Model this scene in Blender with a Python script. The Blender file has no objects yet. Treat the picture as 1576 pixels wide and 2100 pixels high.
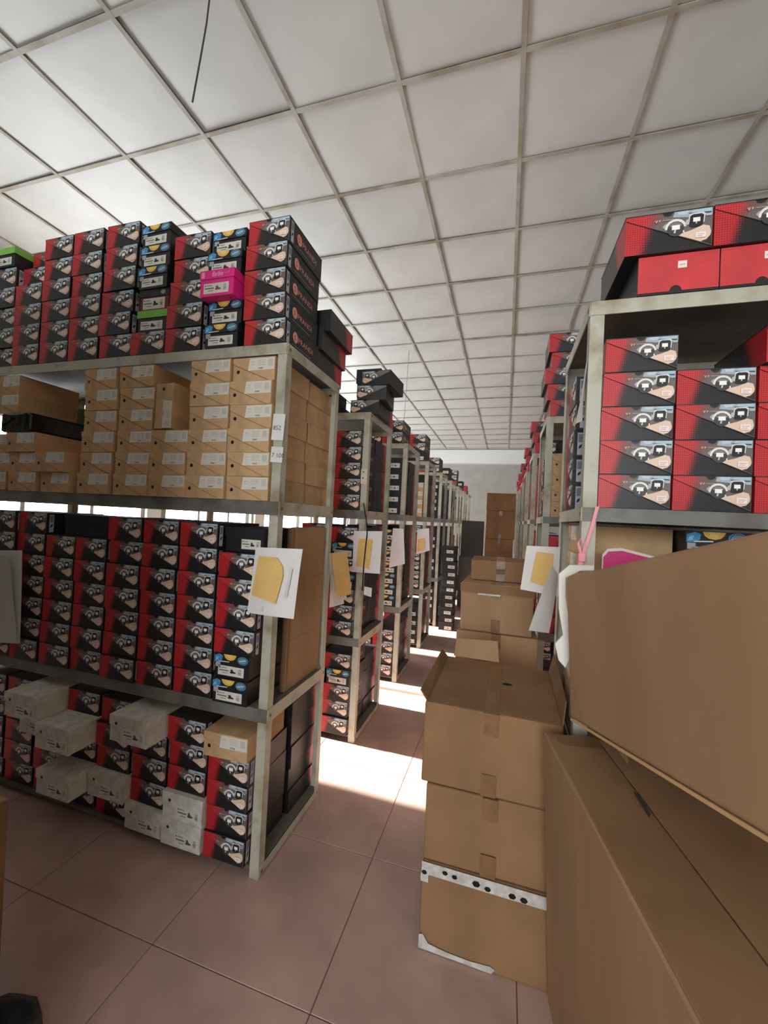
import bpy, bmesh, math, random
from mathutils import Matrix, Vector

random.seed(7)
SC = bpy.context.scene
C = SC.collection

# ------------------------------------------------------------------ camera
cam_d = bpy.data.cameras.new('camera')
cam = bpy.data.objects.new('camera', cam_d)
C.objects.link(cam)
cam_d.sensor_fit = 'HORIZONTAL'
cam_d.sensor_width = 36.0
cam_d.lens = 36.0 * 832.77 / 1576.0
cam_d.clip_start = 0.02
_yaw, _pit, _rol = 0.29231, 0.01752, 0.05103
fwd = Vector((-math.sin(_yaw) * math.cos(_pit), math.cos(_yaw) * math.cos(_pit), math.sin(_pit)))
rgt = Vector((math.cos(_yaw), math.sin(_yaw), 0))
upv = rgt.cross(fwd)
r2 = math.cos(_rol) * rgt + math.sin(_rol) * upv
u2 = -math.sin(_rol) * rgt + math.cos(_rol) * upv
m = Matrix((r2, u2, -fwd)).transposed().to_4x4()
m.translation = Vector((0, 0, 1.5))
cam.matrix_world = m
SC.camera = cam

# ------------------------------------------------------------------ world, sun, exposure
SC.view_settings.view_transform = 'Standard'
SC.view_settings.look = 'None'
SC.view_settings.gamma = 1.0
SC.view_settings.use_curve_mapping = False
SC.view_settings.exposure = 0.8
SC.cycles.use_denoising = True
SC.cycles.max_bounces = 10
SC.cycles.diffuse_bounces = 7
SC.cycles.sample_clamp_indirect = 6.0

world = bpy.data.worlds.new('world')
SC.world = world
world.use_nodes = True
bg = world.node_tree.nodes['Background']
bg.inputs['Color'].default_value = (0.93, 0.97, 1.0, 1)
bg.inputs['Strength'].default_value = 6.2

sun_d = bpy.data.lights.new('sun', 'SUN')
sun_d.energy = 22.0
sun_d.angle = math.radians(1.0)
sun_d.color = (1.0, 0.97, 0.92)
sun = bpy.data.objects.new('sun', sun_d)
C.objects.link(sun)
_el = math.radians(27)
sun.rotation_euler = Vector((math.cos(_el), 0.0, -math.sin(_el))).to_track_quat('-Z', 'Y').to_euler()


def portal(name, loc, rot, sx, sy):
    l = bpy.data.lights.new(name, 'AREA')
    l.shape = 'RECTANGLE'
    l.size, l.size_y = sx, sy
    l.cycles.is_portal = True
    o = bpy.data.objects.new(name, l)
    o.location, o.rotation_euler = loc, rot
    C.objects.link(o)


# ------------------------------------------------------------------ colour and materials
def lin(c):
    r = []
    for v in c[:3]:
        v = v / 255.0
        r.append(v / 12.92 if v <= 0.04045 else ((v + 0.055) / 1.055) ** 2.4)
    return (*r, 1.0)


MATS = {}


def mat(name, col, rough=0.6, metal=0.0, noise=0.0, scale=20.0, bump=0.0, bscale=60.0, col2=None, spec=0.5,
        stretch=None, detail=3.0, thr=(0.35, 0.65)):
    if name in MATS:
        return MATS[name]
    M = bpy.data.materials.new(name)
    M.use_nodes = True
    nt = M.node_tree
    b = nt.nodes['Principled BSDF']
    b.inputs['Base Color'].default_value = lin(col)
    b.inputs['Roughness'].default_value = rough
    b.inputs['Metallic'].default_value = metal
    b.inputs['Specular IOR Level'].default_value = spec
    tc = nt.nodes.new('ShaderNodeTexCoord')
    src = tc.outputs['Object']
    if stretch:
        mp = nt.nodes.new('ShaderNodeMapping')
        mp.inputs['Scale'].default_value = stretch
        nt.links.new(src, mp.inputs['Vector'])
        src = mp.outputs['Vector']
    if col2 is not None or noise:
        n = nt.nodes.new('ShaderNodeTexNoise')
        n.inputs['Scale'].default_value = scale
        n.inputs['Detail'].default_value = detail
        nt.links.new(src, n.inputs['Vector'])
        r = nt.nodes.new('ShaderNodeValToRGB')
        c1 = col2 if col2 is not None else tuple(max(0, v * (1 - noise)) for v in col)
        r.color_ramp.elements[0].position = thr[0]
        r.color_ramp.elements[1].position = thr[1]
        r.color_ramp.elements[0].color = lin(c1)
        r.color_ramp.elements[1].color = lin(col)
        nt.links.new(n.outputs['Fac'], r.inputs['Fac'])
        nt.links.new(r.outputs['Color'], b.inputs['Base Color'])
    if bump:
        n2 = nt.nodes.new('ShaderNodeTexNoise')
        n2.inputs['Scale'].default_value = bscale
        n2.inputs['Detail'].default_value = 4
        nt.links.new(src, n2.inputs['Vector'])
        bp = nt.nodes.new('ShaderNodeBump')
        bp.inputs['Strength'].default_value = bump
        bp.inputs['Distance'].default_value = 0.01
        nt.links.new(n2.outputs['Fac'], bp.inputs['Height'])
        nt.links.new(bp.outputs['Normal'], b.inputs['Normal'])
    MATS[name] = M
    return M


def print_mat(name, rough=0.45):
    """flat print: colours stored on the printed polygons"""
    M = bpy.data.materials.new(name)
    M.use_nodes = True
    nt = M.node_tree
    b = nt.nodes['Principled BSDF']
    b.inputs['Roughness'].default_value = rough
    a = nt.nodes.new('ShaderNodeVertexColor')
    a.layer_name = 'ink'
    nt.links.new(a.outputs['Color'], b.inputs['Base Color'])
    MATS[name] = M
    return M


def halftone_mat(name, left, right, e0, slope, width, rough=0.42):
    """red print that breaks up into halftone dots towards the dark side (UV over the box end)"""
    M = bpy.data.materials.new(name)
    M.use_nodes = True
    nt = M.node_tree
    N, L = nt.nodes, nt.links
    b = N['Principled BSDF']
    b.inputs['Roughness'].default_value = rough
    uv = N.new('ShaderNodeUVMap')
    sp = N.new('ShaderNodeSeparateXYZ')
    L.new(uv.outputs['UV'], sp.inputs['Vector'])

    def mth(op, a, b_=None, c=None, clamp=False):
        n = N.new('ShaderNodeMath')
        n.operation = op
        n.use_clamp = clamp
        for i, v in enumerate((a, b_, c)):
            if v is None:
                continue
            if isinstance(v, (int, float)):
                n.inputs[i].default_value = v
            else:
                L.new(v, n.inputs[i])
        return n.outputs[0]

    u, v = sp.outputs['X'], sp.outputs['Y']
    edge = mth('MULTIPLY_ADD', v, slope, e0)
    t = mth('DIVIDE', mth('SUBTRACT', edge, u), width, clamp=False)
    s1 = mth('SINE', mth('MULTIPLY', mth('ADD', u, mth('MULTIPLY', v, 0.5)), 110.0))
    s2 = mth('SINE', mth('MULTIPLY', mth('SUBTRACT', mth('MULTIPLY', v, 0.5), u), 110.0))
    dots = mth('MULTIPLY', mth('MULTIPLY', s1, s2), 0.42)
    f = mth('ADD', mth('ADD', t, 0.5), dots)
    f = mth('MULTIPLY_ADD', mth('SUBTRACT', f, 0.5), 2.5, 0.5, clamp=True)
    dk = N.new('ShaderNodeMix')
    dk.data_type = 'RGBA'
    L.new(mth('MULTIPLY_ADD', dots, 1.6, 0.35, clamp=True), dk.inputs['Factor'])
    dk.inputs['A'].default_value = lin(left)
    dk.inputs['B'].default_value = lin(tuple(v * 0.62 for v in left))
    r = N.new('ShaderNodeMix')
    r.data_type = 'RGBA'
    L.new(f, r.inputs['Factor'])
    r.inputs['A'].default_value = lin(right)
    L.new(dk.outputs['Result'], r.inputs['B'])
    L.new(r.outputs['Result'], b.inputs['Base Color'])
    MATS[name] = M
    return M


INK = print_mat('printed_ink')
INKM = print_mat('printed_paper', 0.7)
RED_END = halftone_mat('red_black_end', (212, 46, 52), (32, 31, 32), 0.20, 0.14, 0.16)
RED_LID = halftone_mat('red_lid_end', (222, 56, 60), (112, 92, 84), 0.16, 0.2, 0.22)
BLACKC = mat('black_card', (34, 33, 34), 0.5, noise=0.15, scale=30)
DARKC = mat('dark_card', (26, 26, 27), 0.55)
REDC = mat('red_card', (214, 62, 66), 0.6, noise=0.08, scale=12)
GREENC = mat('green_card', (128, 196, 82), 0.6)
PINKC = mat('pink_card', (236, 42, 140), 0.5)
WHITEC = mat('white_card', (232, 228, 213), 0.7, noise=0.12, scale=25)
KRAFT = mat('kraft_card', (210, 173, 128), 0.8, noise=0.1, scale=14, bump=0.04, bscale=120)
KRAFTD = mat('kraft_edge', (140, 104, 66), 0.85)
CARTON = mat('carton_board', (168, 134, 99), 0.85, col2=(154, 121, 87), scale=5, bump=0.05, bscale=40, stretch=(1, 1, 0.25))
CARTON2 = mat('carton_board_dark', (146, 111, 76), 0.85, col2=(129, 97, 66), scale=4, bump=0.05, bscale=40)
TAPE = mat('packing_tape', (132, 97, 62), 0.32, noise=0.1, scale=30)
WTAPE = mat('white_tape', (208, 203, 196), 0.4, noise=0.15, scale=40)
HOLE_SHADE = mat('hole_and_gap_shade', (10, 9, 8), 0.9)  # near-black for holes, string and the shade painted along red lid flaps
STEEL = mat('painted_steel', (186, 184, 166), 0.5, col2=(150, 138, 112), scale=9, thr=(0.28, 0.5), bump=0.03, bscale=60)
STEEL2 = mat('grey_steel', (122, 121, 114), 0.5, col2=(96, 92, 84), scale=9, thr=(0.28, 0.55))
BOARD = mat('shelf_board', (118, 112, 100), 0.7, noise=0.2, scale=6)
RUST = mat('rust_spot', (122, 92, 58), 0.8, noise=0.2, scale=50)
PAPER = mat('paper_sheet', (232, 228, 224), 0.8, noise=0.03, scale=8, bump=0.05, bscale=12)
PAPERG = mat('paper_grey', (206, 203, 198), 0.8, noise=0.05, scale=6, bump=0.1, bscale=10)
ENVEL = mat('envelope_yellow', (234, 194, 118), 0.75, noise=0.05, scale=12, bump=0.05, bscale=20)
WALLM = mat('plaster_wall', (206, 206, 200), 0.9, noise=0.06, scale=3)
WALLG = mat('plaster_grey', (176, 176, 170), 0.9, noise=0.06, scale=3)
TILEC = mat('ceiling_tile', (216, 216, 211), 0.42, noise=0.05, scale=2.5, bump=0.22, bscale=2.2)
GRIDM = mat('ceiling_grid', (182, 178, 165), 0.55, col2=(146, 131, 110), scale=5, thr=(0.3, 0.6))
FLOORM = mat('floor_tile', (192, 160, 147), 0.5, noise=0.12, scale=3.5, bump=0.03, bscale=8)
GROUT = mat('floor_grout', (112, 90, 80), 0.8)
FRAME = mat('window_frame', (150, 150, 148), 0.5)
PLASTIC = mat('black_plastic', (16, 16, 17), 0.16, bump=0.25, bscale=25)
RIBBON = mat('pink_ribbon', (236, 150, 158), 0.5)
FOAM = mat('white_foam', (228, 224, 214), 0.8)
WIREM = mat('dark_wire', (60, 54, 48), 0.6)
BAG = mat('dark_bag', (34, 36, 42), 0.35, bump=0.4, bscale=12)


def glass_mat():
    M = bpy.data.materials.new('window_glass')
    M.use_nodes = True
    nt = M.node_tree
    nt.nodes.remove(nt.nodes['Principled BSDF'])
    out = nt.nodes['Material Output']
    t = nt.nodes.new('ShaderNodeBsdfTransparent')
    g = nt.nodes.new('ShaderNodeBsdfGlossy')
    g.inputs['Roughness'].default_value = 0.02
    mx = nt.nodes.new('ShaderNodeMixShader')
    mx.inputs[0].default_value = 0.06
    nt.links.new(t.outputs[0], mx.inputs[1])
    nt.links.new(g.outputs[0], mx.inputs[2])
    nt.links.new(mx.outputs[0], out.inputs['Surface'])
    return M


GLASS = glass_mat()


# ------------------------------------------------------------------ mesh helpers
def mesh(name, verts, faces, mats, fm=None, uvs=None, smooth=False):
    me = bpy.data.meshes.new(name)
    me.from_pydata([tuple(v) for v in verts], [], faces)
    if not isinstance(mats, (list, tuple)):
        mats = [mats]
    for M in mats:
        me.materials.append(M)
    if fm:
        me.polygons.foreach_set('material_index', fm)
    if uvs:
        lay = me.uv_layers.new(name='UVMap')
        for p in me.polygons:
            for li in p.loop_indices:
                lay.data[li].uv = uvs[me.loops[li].vertex_index]
    if smooth:
        me.polygons.foreach_set('use_smooth', [True] * len(me.polygons))
    me.update()
    return me


BF = [(0, 3, 2, 1), (4, 5, 6, 7), (0, 1, 5, 4), (1, 2, 6, 5), (2, 3, 7, 6), (3, 0, 4, 7)]  # bottom top front right back left


def bxv(x0, x1, y0, y1, z0, z1):
    return [(x0, y0, z0), (x1, y0, z0), (x1, y1, z0), (x0, y1, z0), (x0, y0, z1), (x1, y0, z1), (x1, y1, z1), (x0, y1, z1)]


def box_mesh(name, b, M):
    return mesh(name, bxv(*b), BF, M)


class MB:
    def __init__(s):
        s.v, s.f, s.m = [], [], []

    def box(s, b, mi=0):
        o = len(s.v)
        s.v += bxv(*b)
        s.f += [tuple(i + o for i in f) for f in BF]
        s.m += [mi] * 6
        return s

    def prism(s, pts, d0, d1, axis='y', mi=0):
        """polygon pts extruded along axis between d0 and d1"""
        o = len(s.v)
        n = len(pts)

        def mk(p, d):
            return (p[0], d, p[1]) if axis == 'y' else ((d, p[0], p[1]) if axis == 'x' else (p[0], p[1], d))
        s.v += [mk(p, d0) for p in pts] + [mk(p, d1) for p in pts]
        s.f += [tuple(range(o, o + n)), tuple(range(o + 2 * n - 1, o + n - 1, -1))]
        s.f += [(o + i, o + n + i, o + n + (i + 1) % n, o + (i + 1) % n) for i in range(n)]
        s.m += [mi] * (n + 2)
        return s

    def make(s, name, M):
        return mesh(name, s.v, s.f, M, s.m)


def bevel_mesh(me, off, seg=2):
    bm = bmesh.new()
    bm.from_mesh(me)
    bmesh.ops.recalc_face_normals(bm, faces=bm.faces)
    bmesh.ops.bevel(bm, geom=list(bm.edges), offset=off, segments=seg, affect='EDGES', profile=0.5)
    bm.to_mesh(me)
    bm.free()
    return me


def disc(cx, cz, rx, rz, n=14, a0=0.0, a1=2 * math.pi):
    k = n if a1 - a0 > 6.2 else n + 1
    return [(cx + rx * math.cos(a0 + (a1 - a0) * i / n), cz + rz * math.sin(a0 + (a1 - a0) * i / n)) for i in range(k)]


def rect(x0, x1, z0, z1):
    return [(x0, z0), (x1, z0), (x1, z1), (x0, z1)]


def inkmesh(name, polys, y, w=1.0, h=1.0, x0=0.0, face='-y', M=None, step=0.00018):
    """flat printed polygons, each (points, rgb); later ones lie above earlier ones"""
    v, f, col = [], [], []
    for k, (pts, c) in enumerate(polys):
        o = len(v)
        yy = y - k * step
        for (a, b) in pts:
            X, Z = x0 + a * w, b * h
            v.append((X, yy, Z) if face == '-y' else ((-yy, X, Z) if face == '+x' else (yy, -X, Z)))
        f.append(tuple(range(o, o + len(pts))))
        col.append(lin(c))
    me = mesh(name, v, f, M or INK)
    ca = me.color_attributes.new('ink', 'FLOAT_COLOR', 'CORNER')
    i = 0
    for p in me.polygons:
        for li in p.loop_indices:
            ca.data[li].color = col[p.index]
    return me


def obj(name, me, parent=None, loc=None, rot=None, kind=None):
    o = bpy.data.objects.new(name, me)
    C.objects.link(o)
    if parent is not None:
        o.parent = parent
    if loc is not None:
        o.location = loc
    if rot is not None:
        o.rotation_euler = rot
    if kind:
        o['kind'] = kind
    return o


def tag(o, label, cat, group=None):
    o['label'] = label
    o['category'] = cat
    if group:
        o['group'] = group
    return o


def thing(name, label, cat, loc=(0, 0, 0), rot=(0, 0, 0), group=None):
    o = bpy.data.objects.new(name, None)
    C.objects.link(o)
    o.empty_display_size = 0.05
    o.location, o.rotation_euler = loc, rot
    return tag(o, label, cat, group)


def text_mesh(txt, size, M, name='lettering'):
    cu = bpy.data.curves.new('t', 'FONT')
    cu.body = txt
    cu.size = size
    cu.resolution_u = 2
    o = bpy.data.objects.new('t', cu)
    C.objects.link(o)
    bpy.context.view_layer.update()
    me = bpy.data.meshes.new_from_object(o.evaluated_get(bpy.context.evaluated_depsgraph_get()))
    bpy.data.objects.remove(o)
    me.name = name
    me.materials.clear()
    me.materials.append(M)
    return me


ORD = ['zeroth', 'first', 'second', 'third', 'fourth', 'fifth', 'sixth', 'seventh', 'eighth', 'ninth', 'tenth', 'eleventh', 'twelfth']

# ------------------------------------------------------------------ the room
CZ = 3.72           # ceiling height
FARY = 12.6
LX, RX, FY = -4.5, 3.6, -4.0


def struct(name, me, parent=None):
    return obj(name, me, parent, kind='structure')


# floor: grout bed with separate tiles proud of it
floor = struct('floor', box_mesh('floor', (LX, RX, FY, FARY, -0.08, -0.004), GROUT))
T = 0.6
ftile = bevel_mesh(box_mesh('floor_tile', (0.0015, T - 0.0015, 0.0015, T - 0.0015, -0.006, 0.0), FLOORM), 0.0012, 1)
rest = MB()
for i in range(-7, 7):
    for j in range(-7, 20):
        x, y = 0.1 + T * i, 1.155 - T + T * j
        if x < LX or x + T > RX or y < FY or y + T > FARY:
            continue
        if -2.4 <= x <= 0.4 and -0.2 <= y <= 7.2:
            obj('floor_tile', ftile, floor, (x, y, 0))
        else:
            rest.box((x + 0.0015, x + T - 0.0015, y + 0.0015, y + T - 0.0015, -0.006, 0))
obj('floor_tiles_beyond', rest.make('floor_tiles_beyond', FLOORM), floor, kind='stuff')

# ceiling: slab, hung tiles, metal grid
ceil = struct('ceiling', box_mesh('ceiling', (LX, RX, FY, FARY, CZ + 0.06, CZ + 0.12), WALLG))


def tile_mesh(seed):
    rnd = random.Random(seed)
    n = 6
    ph = [rnd.uniform(0, 6.28) for _ in range(4)]
    v, f = [], []
    for j in range(n + 1):
        for i in range(n + 1):
            x, y = i / n, j / n
            e = math.sin(math.pi * x) * math.sin(math.pi * y)
            z = -0.004 * e * (1 + 0.8 * math.sin(5 * x + ph[0]) * math.sin(4 * y + ph[1])) + 0.0015 * math.sin(7 * (x - y) + ph[2]) * e
            v.append((0.008 + x * (T - 0.016), 0.008 + y * (T - 0.016), z))
    for j in range(n):
        for i in range(n):
            a = j * (n + 1) + i
            f.append((a, a + n + 1, a + n + 2, a + 1))
    return mesh('ceiling_tile', v, f, TILEC, smooth=True)


tms = [tile_mesh(s) for s in range(6)]
stain = tile_mesh(11)
stain.materials.clear()
stain.materials.append(mat('stained_tile', (216, 216, 211), 0.45, col2=(140, 120, 92), scale=3.2, thr=(0.28, 0.42), bump=0.2, bscale=2.2))
rest = MB()
GX, GY = -0.016, 1.9356
for i in range(-8, 7):
    for j in range(-10, 18):
        x, y = GX + T * i, GY + T * j
        x0, x1, y0, y1 = max(x, LX), min(x + T, RX), max(y, FY), min(y + T, FARY)
        if x1 - x0 < 0.03 or y1 - y0 < 0.03:
            continue
        whole = x1 - x0 > T - 0.001 and y1 - y0 > T - 0.001
        if whole and -4.3 <= x <= 1.8 and 0.7 <= y <= 11.9:
            obj('ceiling_tile', stain if (i, j) == (-2, -2) else tms[random.randrange(6)], ceil,
                (x, y, CZ + 0.008 + random.uniform(-0.002, 0.003)),
                (random.uniform(-0.006, 0.006), random.uniform(-0.006, 0.006), 0))
        else:
            rest.box((x0 + 0.003, x1 - 0.003, y0 + 0.003, y1 - 0.003, CZ + 0.01, CZ + 0.014))
obj('ceiling_tiles_beyond', rest.make('ceiling_tiles_beyond', TILEC), ceil, kind='stuff')
for i in range(-7, 7):
    x = GX + T * i
    if LX < x < RX:
        mb = MB().box((x - 0.012, x + 0.012, FY, FARY, CZ - 0.003, CZ + 0.001))
        mb.box((x - 0.002, x + 0.002, FY, FARY, CZ + 0.001, CZ + 0.04))
        obj('grid_bar', mb.make('grid_bar', GRIDM), ceil)
for j in range(-9, 18):
    y = GY + T * j
    mb = MB().box((LX, RX, y - 0.012, y + 0.012, CZ - 0.002, CZ + 0.002))
    mb.box((LX, RX, y - 0.002, y + 0.002, CZ + 0.002, CZ + 0.04))
    obj('cross_bar', mb.make('cross_bar', GRIDM), ceil)

HT = CZ + 0.12


def wall_x(name, x0, x1, y0, y1, wins, M):
    """wall along y with window openings (ya, yb, za, zb)"""
    mb = MB()
    cur = y0
    for (a, b, za, zb) in wins:
        if a > cur:
            mb.box((x0, x1, cur, a, 0, HT))
        mb.box((x0, x1, a, b, 0, za)).box((x0, x1, a, b, zb, HT))
        cur = b
    mb.box((x0, x1, cur, y1, 0, HT))
    return struct(name, mb.make(name, M))


LW = [(2.1, 4.2, 0.95, 2.75), (4.5, 6.6, 0.95, 2.75), (6.9, 9.0, 0.95, 2.75), (9.3, 11.4, 0.95, 2.75)]
wall_x('wall_left', LX - 0.15, LX, FY, FARY, LW, WALLM)
FW = [(-2.6, -0.8, 1.5, 3.4), (-0.6, 1.3, 0.7, 3.4)]
mb = MB()
cur = LX
for (a, b, za, zb) in FW:
    mb.box((cur, a, FY - 0.15, FY, 0, HT)).box((a, b, FY - 0.15, FY, 0, za)).box((a, b, FY - 0.15, FY, zb, HT))
    cur = b
mb.box((cur, RX, FY - 0.15, FY, 0, HT))
struct('wall_front', mb.make('wall_front', WALLM))
struct('wall_right', box_mesh('wall_right', (RX, RX + 0.15, FY, FARY, 0, HT), WALLM))
struct('wall_back', box_mesh('wall_back', (LX, RX, FARY, FARY + 0.15, 0, HT), WALLG))
struct('wall_shade_blocker', box_mesh('wall_shade_blocker', (LX, -0.95, 0.20, 0.34, 0, 2.65), mat('shade_blocker_paint', (84, 79, 73), 0.8, noise=0.1, scale=4)))  # added out of view to block light from the lower left shelves
struct('trim_1', box_mesh('trim_1', (LX, RX, FARY - 0.25, FARY, 3.30, CZ - 0.01), mat('beam_white', (232, 236, 236), 0.9)))

wn = 0
for (a, b, za, zb) in LW:
    wn += 1
    w = struct('window_%d' % wn, MB().box((LX - 0.11, LX - 0.05, a, a + 0.05, za, zb)).box((LX - 0.11, LX - 0.05, b - 0.05, b, za, zb))
               .box((LX - 0.11, LX - 0.05, a + 0.05, b - 0.05, za, za + 0.05)).box((LX - 0.11, LX - 0.05, a + 0.05, b - 0.05, zb - 0.05, zb)).make('window', FRAME))
    for q in (1, 2):
        y = a + (b - a) * q / 3
        obj('mullion', box_mesh('mullion', (LX - 0.105, LX - 0.055, y - 0.02, y + 0.02, za + 0.05, zb - 0.05), FRAME), w)
    for q in range(3):
        y0, y1 = a + (b - a) * q / 3 + 0.03, a + (b - a) * (q + 1) / 3 - 0.03
        obj('pane', mesh('pane', [(LX - 0.08, y0, za + .05), (LX - 0.08, y1, za + .05), (LX - 0.08, y1, zb - .05), (LX - 0.08, y0, zb - .05)], [(0, 1, 2, 3)], GLASS), w)
    portal('window_portal', (LX - 0.13, (a + b) / 2, (za + zb) / 2), (0, -math.pi / 2, 0), zb - za, b - a)
for (a, b, za, zb) in FW:
    wn += 1
    y = FY - 0.08
    w = struct('window_%d' % wn, MB().box((a, a + .05, y - .03, y + .03, za, zb)).box((b - .05, b, y - .03, y + .03, za, zb))
               .box((a + .05, b - .05, y - .03, y + .03, za, za + .05)).box((a + .05, b - .05, y - .03, y + .03, zb - .05, zb)).make('window', FRAME))
    obj('mullion', box_mesh('mullion', ((a + b) / 2 - .02, (a + b) / 2 + .02, y - .025, y + .025, za + .05, zb - .05), FRAME), w)
    for (p, q) in ((a + .05, (a + b) / 2 - .02), ((a + b) / 2 + .02, b - .05)):
        obj('pane', mesh('pane', [(p, y, za + .05), (q, y, za + .05), (q, y, zb - .05), (p, y, zb - .05)], [(0, 1, 2, 3)], GLASS), w)
    portal('window_portal', ((a + b) / 2, FY - 0.13, (za + zb) / 2), (math.pi / 2, 0, 0), b - a, zb - za)

# ------------------------------------------------------------------ shoe box kinds
# every kind: list of (part name, mesh, parent index or None, label or None); origin bottom centre, printed end towards -y


def red_kind(w=0.198, h=0.107, L=0.305, mono=False):
    yf = -L / 2
    v = bxv(-w / 2, w / 2, yf, L / 2, 0, h - 0.003)
    uv = {}
    me = mesh('body', v, BF, [BLACKC, BLACKC if mono else RED_END], [0, 0, 1, 0, 0, 1])
    lay = me.uv_layers.new(name='UVMap')
    for p in me.polygons:
        for li in p.loop_indices:
            co = me.vertices[me.loops[li].vertex_index].co
            lay.data[li].uv = (co.x / w + 0.5, co.z / h) if p.index != 5 else ((co.y - yf) / w * 0.6, co.z / h)
    mb = MB()
    mb.box((-w / 2 - 0.001, w / 2 + 0.001, yf - 0.0014, L / 2 + 0.001, h - 0.003, h))
    out = [(0.0, 0.972), (0.0, 0.90), (1.0, 0.03), (1.0, 0.972), (0.555, 0.972), (0.53, 0.90), (0.49, 0.875), (0.45, 0.90), (0.425, 0.972)]
    if mono:
        out = [(1 - a, b) for a, b in out][::-1]
    mb.prism([((a - 0.5) * w, b * h) for a, b in out], yf - 0.0015, yf - 0.0001, 'y', 1)
    if not mono:
        mb.prism([((a - .5) * w, b * h) for a, b in ((0.0, .905), (0.0, .885), (.99, .012), (1.0, .028))], yf - 0.0006, yf - 0.0001, 'y', 2)  # dark sliver paints the gap shadow below the slanted flap edge
    lid = mb.make('lid', [BLACKC, mat('grey_print', (120, 112, 108), 0.45) if mono else RED_LID, HOLE_SHADE])
    lay = lid.uv_layers.new(name='UVMap')
    for p in lid.polygons:
        for li in p.loop_indices:
            co = lid.vertices[lid.loops[li].vertex_index].co
            lay.data[li].uv = (co.x / w + 0.5, co.z / h)
    A = w / h
    P = []
    P.append(([(0.34, 0.62), (0.50, 0.475), (0.62, 0.37), (0.995, 0.05), (0.995, 0.965), (0.57, 0.965), (0.55, 0.88), (0.49, 0.85), (0.44, 0.85), (0.38, 0.75)], (112, 102, 98)))
    P.append(([(0.57, 0.965), (0.55, 0.84), (0.72, 0.80), (0.995, 0.80), (0.995, 0.965)], (168, 182, 194)))
    P.append(([(0.60, 0.965), (0.62, 0.88), (0.71, 0.88), (0.74, 0.965)], (196, 208, 216)))
    P.append(([(0.78, 0.965), (0.77, 0.90), (0.97, 0.88), (0.985, 0.965)], (172, 204, 214)))
    P.append(([(0.72, 0.90), (0.76, 0.86), (0.98, 0.84), (0.985, 0.87), (0.77, 0.89)], (44, 52, 58)))
    P.append(([(0.60, 0.38), (0.78, 0.47), (0.90, 0.56), (0.965, 0.52), (0.985, 0.38), (0.975, 0.25), (0.93, 0.17), (0.87, 0.15), (0.80, 0.215)], (234, 206, 182)))
    P.append(([(0.88, 0.16), (0.935, 0.19), (0.975, 0.28), (0.992, 0.34), (0.992, 0.055)], (40, 36, 36)))
    P.append(([(0.43, 0.62), (0.47, 0.54), (0.50, 0.62), (0.47, 0.70)], (182, 176, 168)))
    P.append((disc(0.585, 0.565, 0.122, 0.112 * A * 1.05, 16, 0.05, 3.3), (236, 234, 230)))
    P.append((disc(0.585, 0.535, 0.098, 0.098 * A * 1.05), (66, 64, 64)))
    P.append((disc(0.585, 0.60, 0.075, 0.055 * A * 1.05, 10, 0.0, 3.1416), (128, 126, 124)))
    P.append(([(0.72, 0.66), (0.735, 0.84), (0.76, 0.87), (0.89, 0.88), (0.915, 0.84), (0.905, 0.62)], (220, 220, 218)))
    P.append(([(0.735, 0.56), (0.745, 0.80), (0.775, 0.84), (0.875, 0.84), (0.90, 0.80), (0.89, 0.58), (0.86, 0.53), (0.76, 0.52)], (34, 34, 36)))
    P.append(([(0.69, 0.60), (0.735, 0.60), (0.735, 0.74), (0.70, 0.72)], (196, 196, 190)))
    P.append((rect(0.54, 0.632, 0.51, 0.625), (252, 252, 246)))
    P.append((rect(0.778, 0.858, 0.65, 0.755), (250, 250, 242)))
    P.append((rect(0.808, 0.824, 0.60, 0.65), (200, 200, 196)))
    P.append(([(0.56, 0.43), (0.58, 0.42), (0.59, 0.50), (0.572, 0.51)], (210, 210, 206)))
    P.append(([(0.665, 0.42), (0.685, 0.40), (0.68, 0.47), (0.665, 0.47)], (240, 240, 236)))
    P.append((rect(0.92, 0.985, 0.76, 0.80), (190, 196, 200)))
    P.append(([(0.36, 0.80), (0.375, 0.80), (0.36, 0.73), (0.35, 0.73)], (220, 170, 150)))
    P.append(([(0.335, 0.80), (0.345, 0.80), (0.36, 0.73), (0.352, 0.73)], (220, 170, 150)))
    P.append(([(0.385, 0.80), (0.405, 0.80), (0.405, 0.77), (0.385, 0.73)], (210, 160, 140)))
    P.append((rect(0.43, 0.56, 0.765, 0.775), (214, 196, 184)))
    pic = inkmesh('picture', P, yf - 0.0017, w, h, -w / 2)
    if mono:
        P = [([(1 - a, b) for a, b in pts], c) for pts, c in P[:19]]
        P = [(pts[::-1], c) for pts, c in P]
        pic = inkmesh('picture', P, yf - 0.0017, w, h, -w / 2)
    S = inkmesh('sticker', [(rect(0, 0.026, 0, 0.016), (250, 236, 230)), (rect(0.004, 0.022, 0.009, 0.011), (206, 168, 160)), (rect(0.004, 0.018, 0.004, 0.006), (206, 168, 160))], yf - 0.0062, 1, 1, w * 0.31, M=INKM)
    for vv in S.vertices:
        vv.co.z += h * 0.24
    # label strip wrapped on the right hand side
    SL = inkmesh('side_label', [(rect(yf + 0.012, yf + 0.034, 0.008, h - 0.010), (198, 198, 202)),
                                (rect(yf + 0.015, yf + 0.031, h * 0.55, h * 0.85), (128, 132, 148)),
                                ([(yf + 0.016, h * 0.30), (yf + 0.026, h * 0.34), (yf + 0.030, h * 0.48), (yf + 0.022, h * 0.44), (yf + 0.018, h * 0.40)], (40, 40, 44))],
                 -w / 2 - 0.0014, face='+x', M=INKM)
    if mono:
        return [('body', me, None, None), ('lid', lid, None, None), ('picture', pic, 1, 'grey printed picture of goggles')]
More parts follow.
